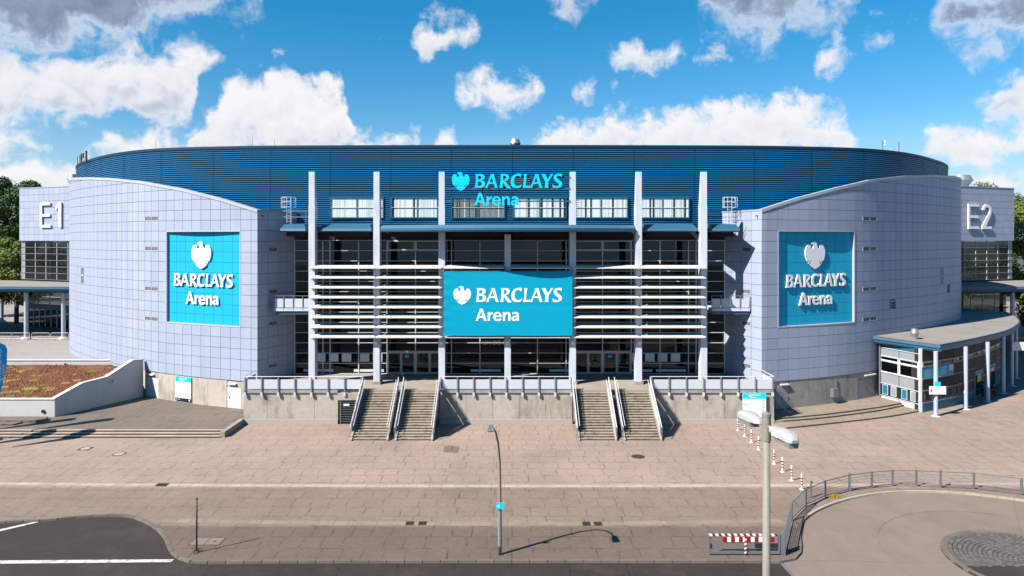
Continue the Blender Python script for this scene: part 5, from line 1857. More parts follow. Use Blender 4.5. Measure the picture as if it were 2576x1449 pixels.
# crowd barriers under the left canopy
first = None
for i, pxx in enumerate((8, 52, 102, 150)):
    p = G(pxx, 856, 2.6)
    p = Vector((p.x, 101.3, 2.6))
    if first is None:
        o = thing('crowd_barrier', 'leftmost grey crowd barrier standing under the left canopy', 'barrier', p, 'crowd barriers under the left canopy')
        w = 1.3
        MB().path([p + Vector((-w, 0, 0.25)), p + Vector((-w, 0, 1.0)), p + Vector((-w + 0.1, 0, 1.1)), p + Vector((w - 0.1, 0, 1.1)), p + Vector((w, 0, 1.0)), p + Vector((w, 0, 0.25))], 0.035, 6).build('frame', 'white_metal', o)
        MB().tube(p + Vector((-w, 0, 0.28)), p + Vector((w, 0, 0.28)), 0.025, n=6).build('bottom_rail', 'white_metal', o)
        for j in range(1, 12):
            x = lerp(-w, w, j / 12)
            MB().tube(p + Vector((x, 0, 0.28)), p + Vector((x, 0, 1.1)), 0.012, n=4).build('bar', 'white_metal', o)
        for x in (-0.95, 0.95):
            MB().path([p + Vector((x, -0.35, 0.02)), p + Vector((x, 0, 0.28)), p + Vector((x, 0.35, 0.02))], 0.025, 6).build('foot', 'white_metal', o)
        first, fp = o, p
    else:
        dup(first, p - fp, ['', 'grey crowd barrier second from the left under the left canopy', 'grey crowd barrier between the two front columns on the left', 'grey crowd barrier nearest the curved left wing'][i])

# ================================================================ PLANTED ROOF ON THE LEFT
gb = thing('planted_roof_building', 'low white-walled ramp building with red and yellow sedum roof', 'building', (-52, 66, 0.45))
q0, q1 = Vector((-44.2, 66.0, 0)), Vector((-40.2, 74.4, 0))
q1 = Vector((-40.3, 74.6, 0))
prf = [(0, 2.2), (0.29, 3.15), (0.56, 3.3), (0.87, 4.55), (1.0, 4.45)]
th = Vector((-0.35, 0.1, 0))
for (t0, z0), (t1, z1) in zip(prf, prf[1:]):
    a, b = q0.lerp(q1, t0), q0.lerp(q1, t1)
    MB().hexa([a + UP * 0.4, b + UP * 0.4, b + th + UP * 0.4, a + th + UP * 0.4, a + UP * z0, b + UP * z1, b + th + UP * z1, a + th + UP * z0]).build('side_wall', 'render_white', gb)
    e_ = Vector((0.06, -0.02, 0))
    MB().hexa([a + e_ + UP * z0, b + e_ + UP * z1, b + th - e_ + UP * z1, a + th - e_ + UP * z0, a + e_ + UP * (z0 + 0.08), b + e_ + UP * (z1 + 0.08), b + th - e_ + UP * (z1 + 0.08), a + th - e_ + UP * (z0 + 0.08)]).build('coping', 'render_white', gb)
MB().box(-80, -44.25, 66.0, 66.4, 0.4, 2.12).build('front_wall', 'render_white', gb)
MB().box(-80, -44.2, 65.94, 66.46, 2.122, 2.2).build('coping', 'render_white', gb)
MB().box(-80, -41.5, 79.6, 80.0, 0.4, 3.45).build('rear_wall', 'render_white', gb)
MB().box(-80, -41.5, 79.54, 80.06, 3.452, 3.55).build('coping', 'render_white', gb)
MB().tube((-45.3, 65.9, 1.0), (-45.3, 66.02, 1.0), 0.17, n=14).build('pipe_mouth', 'dark_metal', gb)
cm = MB().beam(q0.lerp(q1, 0.62) + Vector((0.0, 0, 2.9)), q0.lerp(q1, 0.62) + Vector((0.3, -0.05, 2.9)), 0.06, 0.06).build('camera_arm', 'white_paint', gb)
MB().lathe(q0.lerp(q1, 0.62) + Vector((0.3, -0.05, 2.55)), [(0.02, 0), (0.11, 0.05), (0.12, 0.2), (0.05, 0.33)], 10).build('dome_camera', 'white_paint', gb)
# soil and sedum
def roofz(x, y):
    t = (y - 66.2) / (79.6 - 66.2)
    return 2.02 + 0.95 * t + 0.05 * math.sin(x * 0.8) * math.sin(y * 0.9)


rows = []
for j in range(40):
    y = lerp(66.35, 79.6, j / 39)
    xr = -44.3 + (y - 66.0) * (3.9 / 8.6) - 0.1
    rows.append([(lerp(-78, min(xr, -41.6), i / 60), y, roofz(lerp(-78, xr, i / 60), y)) for i in range(61)])
MB().sheet(rows).build('soil', 'sedum_red', gb)
kinds = {'sedum_red': MB(), 'sedum_yellow': MB(), 'sedum_green': MB()}
from mathutils import noise as mnoise
for i in range(15000):
    y = random.uniform(66.4, 79.5)
    xr = min(-44.5 + (y - 66.0) * 0.4535, -41.7)
    x = random.uniform(-62, xr)
    nn = mnoise.noise(Vector((x * 0.35, y * 0.45, 0)))
    n2 = mnoise.noise(Vector((x * 0.9 + 9, y * 1.1, 3)))
    kd = 'sedum_yellow' if nn + 0.6 * n2 > 0.36 else ('sedum_green' if n2 - 0.6 * nn > 0.36 else 'sedum_red')
    r = random.uniform(0.05, 0.17)
    h = r * random.uniform(0.3, 0.8) * (2.5 if random.random() < 0.02 else 1)
    a = random.uniform(0, 6.28)
    z = roofz(x, y)
    c, s = math.cos(a) * r, math.sin(a) * r
    kinds[kd].add([(x - c, y - s, z), (x + s, y - c, z), (x + c, y + s, z), (x - s, y + c, z), (x + random.uniform(-.03, .03), y, z + h)], [(0, 1, 4), (1, 2, 4), (2, 3, 4), (3, 0, 4)])
for kd, m_ in kinds.items():
    m_.build('sedum', kd, gb, kind='stuff')

# ================================================================ TICKET PAVILION
pv = thing('ticket_pavilion', 'flat-roofed ticket pavilion with blue roof edge at the right wing', 'building', (50, 78, 0))
rim = Curve2([(42.65, 68.0), (49.1, 72.5), (56.8, 78.5), (62.2, 84.0), (65.6, 88.2), (69.0, 93.6), (71.5, 99.0)], 8)
a_ = Vector((39.3, 74.4, 0))
top = 7.1
rp_ = [(a_.x, a_.y)] + [(p.x, p.y) for p in rim.p] + [(68, 104), (62.2, 98.5), (61.5, 93.2), (57.5, 88.6), (53, 84.6), (48.5, 81.0), (44, 77.9)]
MB().prism(rp_, top - 0.12, top - 0.03).build('roof', 'gravel_roof', pv)
MB().prism([(x * 0.997, y + 0.25) for x, y in rp_], top - 0.75, top - 0.6).build('soffit', 'soffit', pv)
fa = [a_] + [Vector(p) for p in rim.p]
for lo, hi, off, m_, nm in ((top - 0.34, top + 0.02, 0.0, 'steel_blue', 'roof_edge'), (top - 0.68, top - 0.345, -0.12, 'fascia_blue', 'fascia')):
    mb = MB()
    for i, (p, q) in enumerate(zip(fa, fa[1:])):
        d = (q - p).normalized()
        n = Vector((d.y, -d.x, 0))
        if i == 0 and n.x > 0:
            n = -n
        t_ = n * 0.14
        o_ = n * off
        mb.hexa([p + o_ + UP * lo, q + o_ + UP * lo, q + o_ - t_ + UP * lo, p + o_ - t_ + UP * lo, p + o_ + UP * hi, q + o_ + UP * hi, q + o_ - t_ + UP * hi, p + o_ - t_ + UP * hi])
    mb.build(nm, m_, pv)
f0, f1 = G(2214, 998.7, 0.45), G(2320.4, 1037.7, 0)
f0.z = f1.z = 0
arc = Curve2([(f1.x, f1.y), (46.6, 72.1), (51.6, 75.9), (56.5, 80.3), (60.2, 84.0), (62.5, 88.2)], 8)
def kiosk_bay(p, q, rows_, flip, cols=1):
    d = (q - p).normalized()
    n = Vector((d.y, -d.x, 0))
    L = (q - p).length
    for j in range(cols):
        x0, x1 = L * j / cols + 0.04, L * (j + 1) / cols - 0.04
        for z0, z1, m_, kind in rows_:
            S = lambda u, o, z: p + d * u + n * o + UP * z
            if kind == 'panel':
                MB().slab([S(x0, -0.06, z0 + 0.02), S(x1, -0.06, z0 + 0.02), S(x1, -0.06, z1 - 0.02), S(x0, -0.06, z1 - 0.02)], n * 0.06).build('wall_panel', m_, pv)
            elif kind == 'poster':
                P_ = MB().slab([S(x0, -0.06, z0 + 0.02), S(x1, -0.06, z0 + 0.02), S(x1, -0.06, z1 - 0.02), S(x0, -0.06, z1 - 0.02)], n * 0.05).build('poster_field', 'navy' if not flip else 'dark_metal', pv)
                for t in range(2):
                    xa = lerp(x0, x1, 0.12 + 0.46 * t)
                    xb = xa + (x1 - x0) * 0.30
                    MB().slab([S(xa, 0.0, z0 + 0.14), S(xb, 0.0, z0 + 0.14), S(xb, 0.0, z1 - 0.12), S(xa, 0.0, z1 - 0.12)], n * 0.012).build('poster_frame', 'board' if flip else 'kiosk_grey', P_)
                    mm = ('kiosk_blue' if t == 0 else 'kiosk_grey') if flip else 'kiosk_brown'
                    MB().slab([S(xa + 0.05, 0.013, z0 + 0.19), S(xb - 0.05, 0.013, z0 + 0.19), S(xb - 0.05, 0.013, z1 - 0.17), S(xa + 0.05, 0.013, z1 - 0.17)], n * 0.008).build('poster', mm, P_)
            else:
                fr = MB()
                w = 0.10
                for (ua, ub, za, zb) in ((x0, x1, z0 + 0.02, z0 + w), (x0, x1, z1 - w, z1 - 0.02), (x0, x0 + w, z0 + w, z1 - w), (x1 - w, x1, z0 + w, z1 - w)):
                    fr.hexa([S(ua, 0.04, za), S(ub, 0.04, za), S(ub, -0.06, za), S(ua, -0.06, za), S(ua, 0.04, zb), S(ub, 0.04, zb), S(ub, -0.06, zb), S(ua, -0.06, zb)])
                W_ = fr.build('window', 'white_metal' if flip else 'kiosk_grey', pv)
                MB().add([S(x0 + w, -0.03, z0 + w), S(x1 - w, -0.03, z0 + w), S(x1 - w, -0.03, z1 - w), S(x0 + w, -0.03, z1 - w)], [(0, 1, 2, 3)]).build('pane', 'dark_glass', W_)
        for z in [r_[0] for r_ in rows_][1:]:
            MB().beam(p + d * (x0 - 0.04) + n * 0.04 + UP * z, p + d * (x1 + 0.04) + n * 0.04 + UP * z, 0.08, 0.05).build('ledge', 'pale_blue' if flip else 'kiosk_grey', pv)


LEFT_ROWS = [(0.0, 0.75, 'render_white', 'panel'), (0.75, 2.05, '', 'poster'), (2.05, 3.27, 'kiosk_grey', 'panel'), (3.27, 4.53, '', 'window'), (4.53, 5.05, '', 'window'), (5.05, 5.9, 'kiosk_grey', 'panel'), (5.9, 6.5, 'fascia_blue', 'panel')]
RIGHT_ROWS = [(0.0, 0.95, 'kiosk_blue', 'panel'), (0.95, 2.2, '', 'poster'), (2.2, 3.4, 'kiosk_brown', 'panel'), (3.4, 4.6, 'kiosk_brown', 'panel'), (4.6, 5.1, '', 'window'), (5.1, 6.5, 'kiosk_brown', 'panel')]
DOOR_ROWS = [(0.0, 2.6, '', 'window'), (2.6, 2.95, 'turquoise', 'panel'), (2.95, 4.6, 'kiosk_brown', 'panel'), (4.6, 5.1, '', 'window'), (5.1, 6.5, 'kiosk_brown', 'panel')]
kiosk_bay(f0, f1 + (f0 - f1).normalized() * 0.4, LEFT_ROWS, True, 2)
dd = (f1 - f0).normalized()
MB().beam(f1 - dd * 0.2, f1 - dd * 0.2 + UP * 6.5, 0.34, 0.2).build('corner_post', 'white_metal', pv)
MB().tube(f0 + Vector((-0.1, -0.1, 0.4)), f0 + Vector((-0.1, -0.1, 6.4)), 0.09, n=8).build('down_pipe', 'galvanised', pv)
nb = 10
for i in range(nb):
    p, q = arc.at(arc.len * i / nb), arc.at(arc.len * (i + 1) / nb)
    kiosk_bay(p, q, DOOR_ROWS if i in (4, 6) else RIGHT_ROWS, False, 1)
ip = [f0 + Vector((0.25, 0.3, 0))] + [arc.at(arc.len * i / 12, -0.3) for i in range(13)] + [Vector((58, 88, 0)), Vector((52, 83.5, 0)), Vector((46, 79, 0))]
MB().prism([(p.x, p.y) for p in ip], 0.02, 6.4).build('inner_core', 'interior', pv)
# printed panel with text lines and pictograms on the shaded side
P0, P1 = arc.at(0.15, 0.03), arc.at(arc.len * 2.0 / nb - 0.1, 0.03)
P0b = arc.at(arc.len / nb, 0.03)
for (s_, e_) in ((P0, P0b), (P0b, P1)):
    d = (e_ - s_).normalized()
    n = Vector((d.y, -d.x, 0))
    pn = MB().slab([s_ + UP * 3.3, e_ + UP * 3.3, e_ + UP * 4.5, s_ + UP * 4.5], n * 0.015).build('printed_panel', 'turquoise', pv)
    for j in range(5):
        z = 4.25 - j * 0.16
        MB().slab([s_ + d * 0.2 + n * 0.016 + UP * z, s_ + d * (1.3 - 0.12 * (j % 3)) + n * 0.016 + UP * z, s_ + d * (1.3 - 0.12 * (j % 3)) + n * 0.016 + UP * (z + 0.05), s_ + d * 0.2 + n * 0.016 + UP * (z + 0.05)], n * 0.004).build('print_line', 'board', pn)
MB().slab([P1 - (P1 - P0b).normalized() * 0.9 + UP * 3.85, P1 - (P1 - P0b).normalized() * 0.2 + UP * 3.85, P1 - (P1 - P0b).normalized() * 0.2 + UP * 4.45, P1 - (P1 - P0b).normalized() * 0.9 + UP * 4.45], Vector(((P1 - P0b).normalized().y, -(P1 - P0b).normalized().x, 0)) * 0.03).build('pictogram_panel', 'board', pv)
for cx_, cy_ in ((2354, 1047.2), (2429.4, 1029.6), (2484.6, 1010.8), (2523.6, 989.3), (2545, 970.4), (2556, 951.6)):
    g_ = G(cx_, cy_, 0)
    Cc = MB().tube((g_.x, g_.y, 0), (g_.x, g_.y, top - 0.62), 0.2, n=18, caps=False).build('column', 'column_blue', pv, smooth=True)
    MB().lathe((g_.x, g_.y, 0), [(0.42, 0), (0.42, 0.05), (0.24, 0.07)], 14).build('column_foot', 'white_metal', Cc)
roof_vent(G(2300.5, 853, 7.06), 0.43, 1.1, 'small white vent cowl on the pavilion roof')
g1 = G(2354, 1047.2, 0)
cs = thing('direction_board', 'white board with small turquoise plate on the front pavilion column', 'sign', (g1.x, g1.y - 0.25, 2.3))
MB().box(g1.x - 0.82, g1.x + 0.82, g1.y - 0.32, g1.y - 0.26, 2.25, 3.05).build('board', 'white_paint', cs)
MB().box(g1.x - 0.3, g1.x + 0.3, g1.y - 0.30, g1.y - 0.25, 3.09, 3.48).build('small_plate', 'turquoise_bright', cs)
MB().box(g1.x - 0.72, g1.x - 0.6, g1.y - 0.33, g1.y - 0.321, 2.5, 2.75).build('mark', 'red', cs)
g5 = G(2545, 970.4, 0)
tag(MB().box(g5.x - 0.2, g5.x + 1.6, g5.y - 0.33, g5.y - 0.26, 4.3, 5.3).build('direction_board', 'white_metal'), 'grey-white board high on a rear pavilion column at the right edge', 'sign')

# ================================================================ INFORMATION BOARDS
def info_board(O, ex, n, w, h, label):
    ex, n = Vector(ex).normalized(), Vector(n).normalized()
    b = thing('information_board', label, 'sign', O, 'information boards on the concrete walls')
    P = lambda x, o, z: O + ex * x + n * o + UP * z

    def plate(x0, x1, z0, z1, o, t, m, nm, par=b):
        return MB().slab([P(x0, o, z0), P(x1, o, z0), P(x1, o, z1), P(x0, o, z1)], n * t).build(nm, m, par)
    plate(0, w, 0, h, 0, 0.05, 'white_paint', 'panel')
    plate(0.0, w, h * 0.79, h, 0.052, 0.006, 'turquoise_bright', 'header')
    plate(0.0, w, 0, h * 0.12, 0.052, 0.006, 'navy', 'footer')
    s = w * 0.52 / 1685
    outline_solid(MB(), GLY['eagle'], P(w * 0.24, 0.059, h * 0.955), ex, UP, s * 1.15, 208, 315, n, 0.006).build('emblem', 'white_paint', b)
    lettering(b, WORD1, P(w * 0.35, 0.059, h * 0.95), ex, UP, w * 0.40 / 1685, 640, 355, n, 0.006, 'white_paint')
    lettering(b, WORD2, P(w * 0.35, 0.059, h * 0.87), ex, UP, w * 0.42 / 1685, 640, 752, n, 0.006, 'white_paint')
    for j in range(5):
        c = P(w * 0.88, 0.053, h * (0.71 - 0.118 * j))
        dk = MB()
        r_ = w * 0.042
        dk.slab([c + ex * (r_ * math.cos(2 * math.pi * q / 14)) + UP * (r_ * math.sin(2 * math.pi * q / 14)) for q in range(14)], n * 0.006)
        D_ = dk.build('arrow_disc', 'turquoise_bright', b)
        sg = -1 if j in (0, 4) else 1
        c2 = c + n * 0.007
        MB().slab([c2 + ex * (sg * r_ * 0.6), c2 - ex * (sg * r_ * 0.1) + UP * r_ * 0.5, c2 - ex * (sg * r_ * 0.1) + UP * r_ * 0.14, c2 - ex * (sg * r_ * 0.6) + UP * r_ * 0.14, c2 - ex * (sg * r_ * 0.6) - UP * r_ * 0.14, c2 - ex * (sg * r_ * 0.1) - UP * r_ * 0.14, c2 - ex * (sg * r_ * 0.1) - UP * r_ * 0.5], n * 0.004).build('arrow', 'white_paint', D_)
    for j, t_ in enumerate(('E1', 'E2  E3', 'E4', 'E5', 'E6')[:2]):
        font_text(t_, h * 0.05, 'galvanised', b, P(w * 0.06, 0.056, h * (0.69 - 0.118 * j)), ex, UP, align='LEFT')
    c = P(w * 0.9, 0.059, h * 0.06)
    r_ = w * 0.045
    MB().slab([c + ex * (r_ * math.cos(2 * math.pi * q / 14)) + UP * (r_ * math.sin(2 * math.pi * q / 14)) for q in range(14)], n * 0.006).build('footer_mark', 'white_paint', b)
    return b


info_board(Vector(((1867.5 - CX) * 64.9 / F, 64.86, 0.42)), (1, 0, 0), (0, -1, 0), 2.22, 2.62, 'tall white and turquoise information board on the platform wall at right')
ua, ub_ = Wl.find(482), Wl.find(443)
pa, pb = Wl.at(ub_, 0.02), Wl.at(ua, 0.02)
ib_ = info_board(pa + UP * 0.62, pb - pa, Wl.nrm((ua + ub_) / 2), (pb - pa).length, 2.55, 'tall white and turquoise information board between doors of the left wing')
if True:
    d = (pb - pa).normalized()
    font_text('E4  E5', 0.22, 'white_paint', ib_, pa + d * 0.12 + Wl.nrm((ua + ub_) / 2) * 0.062 + UP * 0.70, d, UP, align='LEFT')
# electric cabinet on the right wing base
uc = Wr.find(2094)
c0 = Wr.at(uc, 0.0)
nn = Wr.nrm(uc)
dd = Vector((-nn.y, nn.x, 0))
bx = thing('wall_cabinet', 'grey metal cabinet with conduit on the right concrete base wall', 'cabinet', c0 + UP * 1.1)
MB().hexa([c0 - dd * .35 + UP * 1.2, c0 + dd * .35 + UP * 1.2, c0 + dd * .35 + nn * .45 + UP * 1.2, c0 - dd * .35 + nn * .45 + UP * 1.2, c0 - dd * .35 + UP * 2.1, c0 + dd * .35 + UP * 2.1, c0 + dd * .35 + nn * .45 + UP * 2.1, c0 - dd * .35 + nn * .45 + UP * 2.1]).build('box', 'galvanised', bx)
MB().tube(c0 + dd * .3 + nn * .05 + UP * 2.1, c0 + dd * .3 + nn * .05 + UP * 3.2, 0.04).build('conduit', 'galvanised', bx)

# ================================================================ STREET FURNITURE
# curved street lamp in the middle
b0 = G(1257.5, 1395)
lamp = thing('street_lamp', 'slender street lamp with curved top and small turquoise plate', 'street lamp', b0)
pp = [(0, 0, 0), (0, 0, 2), (0, 0, 4.2), (-0.02, -0.12, 5.3), (-0.09, -0.5, 6.4), (-0.2, -1.1, 7.15), (-0.33, -1.8, 7.6), (-0.44, -2.4, 7.8)]
sm = []
V = [Vector(p) for p in pp]
MB().path([b0 + v for v in V], [0.105, 0.095, 0.08, 0.072, 0.062, 0.055, 0.05, 0.045], 12).build('pole', 'pole_brown', lamp, smooth=True)
h0 = b0 + Vector((-0.42, -2.3, 7.82))
MB().hexa([h0 + Vector(v) for v in ((-.13, .1, -.05), (.13, .1, -.05), (.2, -.75, -.06), (-.2, -.75, -.06), (-.1, .1, .06), (.1, .1, .06), (.15, -.7, .09), (-.15, -.7, .09))]).build('lamp_head', 'galvanised', lamp)
MB().hexa([h0 + Vector(v) for v in ((-.12, -.2, -.12), (.12, -.2, -.12), (.14, -.68, -.12), (-.14, -.68, -.12), (-.14, -.15, -.06), (.14, -.15, -.06), (.17, -.72, -.06), (-.17, -.72, -.06))]).build('lamp_glass', 'lamp_glass', lamp)
MB().tube(b0 + UP * 0.5, b0 + UP * 2.45, 0.112, 0.103, 12, False).build('sticker_band', 'stickers', lamp)
pl = MB().box(b0.x - 0.2, b0.x + 0.25, b0.y - 0.14, b0.y - 0.115, 2.6, 2.95).build('small_plate', 'turquoise_bright', lamp)
MB().box(b0.x - 0.14, b0.x - 0.09, b0.y - 0.15, b0.y - 0.141, 2.72, 2.80).box(b0.x - 0.07, b0.x + 0.0, b0.y - 0.15, b0.y - 0.141, 2.70, 2.78).box(b0.x - 0.06, b0.x - 0.04, b0.y - 0.15, b0.y - 0.141, 2.781, 2.86).build('thumb_mark', 'white_paint', pl)

# near lamp with two heads
n0 = Vector((7.53, 20.2, 0))
L2 = thing('street_lamp', 'tall close-by grey lamp post with two weathered white heads', 'street lamp', n0)
MB().path([n0 + UP * -0.12, n0 + UP * 11.72], [0.13, 0.105], 20).build('pole', 'pole_grey', L2, smooth=True)
MB().lathe(n0 + UP * 11.72, [(0.125, 0), (0.125, 0.72), (0.118, 0.73)], 20).build('pole_top', 'pole_grey', L2)
MB().lathe(n0 + UP * 12.45, [(0.135, 0), (0.135, 0.08), (0.05, 0.11)], 20).build('cap', 'pole_grey', L2)
for dirv, nm in ((Vector((0.20, -1, -0.05)).normalized(), 'a'), (Vector((-0.22, 1.0, 0.0)).normalized(), 'b')):
    s_ = dirv.cross(UP).normalized()
    u_ = s_.cross(dirv)
    st_ = n0 + UP * 12.17
    MB().tube(st_, st_ + dirv * 0.42, 0.05, n=10).build('arm', 'pole_grey', L2)
    rings = [(0.26, 0.06, 0.05, 0.06), (0.36, 0.15, 0.02, 0.17), (0.7, 0.20, 0.0, 0.24), (1.05, 0.21, 0.0, 0.25), (1.3, 0.18, 0.0, 0.20), (1.42, 0.12, 0.01, 0.10)]
    vs, fs = [], []
    for (t, w, lo, hi) in rings:
        c = st_ + dirv * t - u_ * 0.06
        prof_ = [(-w, lo), (-w * 0.97, hi * 0.5), (-w * 0.72, hi * 0.9), (0, hi), (w * 0.72, hi * 0.9), (w * 0.97, hi * 0.5), (w, lo)]
        vs += [c + s_ * a + u_ * b for a, b in prof_]
    k_ = 7
    for i in range(len(rings) - 1):
        for j in range(k_):
            fs.append((i * k_ + j, i * k_ + (j + 1) % k_, (i + 1) * k_ + (j + 1) % k_, (i + 1) * k_ + j))
    fs.append(tuple(range(k_)))
    fs.append(tuple((len(rings) - 1) * k_ + j for j in range(k_ - 1, -1, -1)))
    H_ = MB().add(vs, fs).build('lamp_head', 'lamp_white', L2, smooth=False)
    c0_, c1_ = st_ + dirv * 0.62 - u_ * 0.07, st_ + dirv * 1.36 - u_ * 0.07
    MB().hexa([c0_ - s_ * .14 - u_ * .15, c0_ + s_ * .14 - u_ * .15, c1_ + s_ * .13 - u_ * .15, c1_ - s_ * .13 - u_ * .15, c0_ - s_ * .18, c0_ + s_ * .18, c1_ + s_ * .16, c1_ - s_ * .16]).build('lamp_glass', 'lamp_glass', H_)
    cl = st_ + dirv * 0.62 + s_ * 0.215 - u_ * 0.02
    MB().beam(cl, cl + dirv * 0.3, 0.03, 0.07).build('clip', 'white_paint', H_)

# bare sign pole near the lay-by
s0 = G(495, 1390)
sp = thing('sign_pole', 'bare dark metal pole without a sign beside the lay-by', 'pole', s0)
MB().tube(s0, s0 + UP * 3.0, 0.045, n=10).build('pole', 'dark_metal', sp, smooth=True)
MB().lathe(s0 + UP * 3.0, [(0.055, 0), (0.055, 0.06), (0.02, 0.09)], 10).build('cap', 'dark_metal', sp)
MB().lathe(s0, [(0.09, 0), (0.08, 0.06), (0.05, 0.08)], 10).build('foot', 'pole_grey', sp)
for z in (1.9, 2.45, 2.6):
    MB().lathe(s0 + UP * z, [(0.055, 0), (0.055, 0.05), (0.05, 0.05)], 10).build('clamp', 'galvanised', sp)
wd = MB()
for i in range(50):
    a, r_ = random.uniform(0, 6.28), random.uniform(0.05, 0.28)
    p = s0 + Vector((r_ * math.cos(a), r_ * math.sin(a), 0.0))
    h = random.uniform(0.05, 0.3)
    wd.add([p, p + Vector((0.03, 0.0, 0)), p + Vector((random.uniform(-.08, .08), random.uniform(-.08, .08), h))], [(0, 1, 2)])
o = wd.build('weeds', 'leaf_dark')
o['kind'] = 'stuff'
tag(o, 'small tuft of weeds at the foot of the bare pole', 'weeds')

wp = G(2098, 1252)
wd = MB()
for i in range(90):
    a, r_ = random.uniform(0, 6.28), random.uniform(0.0, 0.3)
    p = wp + Vector((r_ * math.cos(a) * 1.4, r_ * math.sin(a), 0.0))
    q = p + Vector((random.uniform(-.06, .06), random.uniform(-.06, .06), random.uniform(0.08, 0.26)))
    wd.add([p, p + Vector((0.03, 0.0, 0)), q, q + Vector((-0.03, 0, 0.02))], [(0, 1, 2, 3)])
o = wd.build('weeds', 'litter_yellow')
o['kind'] = 'stuff'
tag(o, 'yellow flowering weed at the kerb of the turning circle', 'weeds')

# red and white bollards
BP = [(1856, 1083), (1873.3, 1097), (1890, 1113.3), (1908, 1131.6), (1946.8, 1166.8), (1968.3, 1187), (1991.4, 1209), (2016.7, 1231.4)]
BL = ['red and white bollard closest to the platform wall', 'second red and white bollard from the platform wall', 'third red and white bollard from the platform wall',
      'fourth bollard from the platform wall, just left of the near lamp post', 'first red and white bollard right of the near lamp post', 'second red and white bollard right of the near lamp post',
      'third red and white bollard right of the near lamp post', 'red and white bollard closest to the turning circle fence']
bo = None
for i, (x, y) in enumerate(BP):
    p = G(x, y)
    if bo is None:
        bo = thing('bollard', BL[0], 'bollard', p, 'row of red and white bollards')
        MB().lathe(p, [(0.16, 0), (0.16, 0.03), (0.06, 0.05), (0.06, 1.0), (0.055, 1.03), (0.02, 1.05)], 14).build('post', 'white_paint', bo, smooth=False)
        for z in (0.32, 0.53, 0.74):
            MB().lathe(p + UP * z, [(0.0635, 0), (0.0635, 0.11)], 14).build('red_band', 'red', bo)
        MB().lathe(p + UP * 1.0, [(0.05, 0), (0.07, 0.04), (0.06, 0.1), (0.02, 0.13)], 12).build('knob', 'white_paint', bo)
        bp0 = p
    else:
        dup(bo, p - bp0, BL[i])
gp = G(2040, 1252)
o = thing('gate_stop_post', 'short galvanised post between the bollards and the mesh fence', 'post', gp)
MB().box(gp.x - 0.05, gp.x + 0.05, gp.y - 0.05, gp.y + 0.05, 0, 1.15).build('post', 'galvanised', o)
MB().box(gp.x - 0.12, gp.x + 0.12, gp.y - 0.12, gp.y + 0.12, 0, 0.02).build('foot_plate', 'galvanised', o)
MB().box(gp.x + 0.051, gp.x + 0.11, gp.y - 0.03, gp.y + 0.03, 0.98, 1.12).build('latch', 'dark_metal', o)

# mesh fence round the turning circle
FP = [(1973, 1390), (1992, 1310), (2027, 1275), (2076, 1252), (2137, 1235.5), (2193, 1228), (2245, 1223.5), (2305, 1224), (2366, 1227), (2449.6, 1230.5), (2569.5, 1245.5), (2680, 1263)]
fpts = [G(x, y) for x, y in FP]
fence = thing('mesh_fence', 'curved galvanised mesh fence along the edge of the turning circle', 'fence', fpts[4])
heavy = {0, 4, 8}
for i, p in enumerate(fpts):
    w = 0.13 if i in heavy else 0.07
    if i in (5, 7):
        w = 0.05
    MB().box(p.x - w / 2, p.x + w / 2, p.y - w / 2, p.y + w / 2, 0, 1.27 if i in heavy else 1.2).build('post', 'galvanised', fence)
for p, q in zip(fpts, fpts[1:]):
    d = (q - p).normalized()
    a, b = p + d * 0.06, q - d * 0.06
    fr = MB()
    for z in (0.16, 1.14):
        fr.beam(a + UP * z, b + UP * z, 0.045, 0.05)
    for e in (a, b):
        fr.beam(e + UP * 0.185, e + UP * 1.115, 0.045, 0.045)
    P_ = fr.build('panel_frame', 'galvanised', fence)
    wm = MB()
    L = (b - a).length
    for z in (0.34, 0.53, 0.72, 0.91):
        wm.beam(a + UP * z, b + UP * z, 0.014, 0.014)
    nw = int(L / 0.085)
    for j in range(1, nw):
        e = a + d * (L * j / nw)
        wm.beam(e + UP * 0.18, e + UP * 1.12, 0.006, 0.006)
    wm.build('wire_mesh', 'galvanised', P_, kind='stuff')

# barrier gate with warning boards
ga, gb_ = G(1781, 1396), G(1962, 1393)
gate_o = thing('swing_gate', 'low mesh gate with red and white warning boards', 'gate', ga)
yy = ga.y
x0, x1 = ga.x, G(1962, 1396).x
fr = MB().box(x0, x0 + 0.09, yy - .045, yy + .045, 0.0, 1.16).box(x1 - 0.12, x1, yy - .045, yy + .045, 0.08, 1.16).box(x0 + 0.09, x1 - 0.12, yy - .045, yy + .045, 0.08, 0.20)
fr.build('frame', 'galvanised', gate_o)
n_ = 22
for j in range(n_):
    a, b = lerp(x0 + 0.09, x1 - 0.12, j / n_), lerp(x0 + 0.09, x1 - 0.12, (j + 1) / n_)
    MB().hexa([(a, yy - .05, 1.07), (b, yy - .05, 1.07), (b, yy + .05, 1.07), (a, yy + .05, 1.07), (a - 0.05, yy - .05, 1.17), (b - 0.05, yy - .05, 1.17), (b - 0.05, yy + .05, 1.17), (a - 0.05, yy + .05, 1.17)]).build('top_rail_stripe', 'red' if j % 2 else 'white_paint', gate_o)
wmb = MB()
for z in (0.35, 0.52, 0.69, 0.86):
    wmb.beam((x0 + .1, yy, z), (x1 - .1, yy, z), 0.016, 0.016)
x = x0 + .15
while x < x1 - .12:
    wmb.beam((x, yy, 0.2), (x, yy, 1.06), 0.007, 0.007)
    x += 0.06
wmb.build('wire_mesh', 'galvanised', gate_o, kind='stuff')
xa = x0 + 0.82
n_ = 13
for j in range(n_):
    w = 0.22
    MB().box(xa + j * w, xa + (j + 1) * w, yy - 0.085, yy - 0.06, 0.76, 1.03).build('warning_stripe', 'white_paint' if j % 2 else 'red', gate_o)
xm = x0 + 2.02
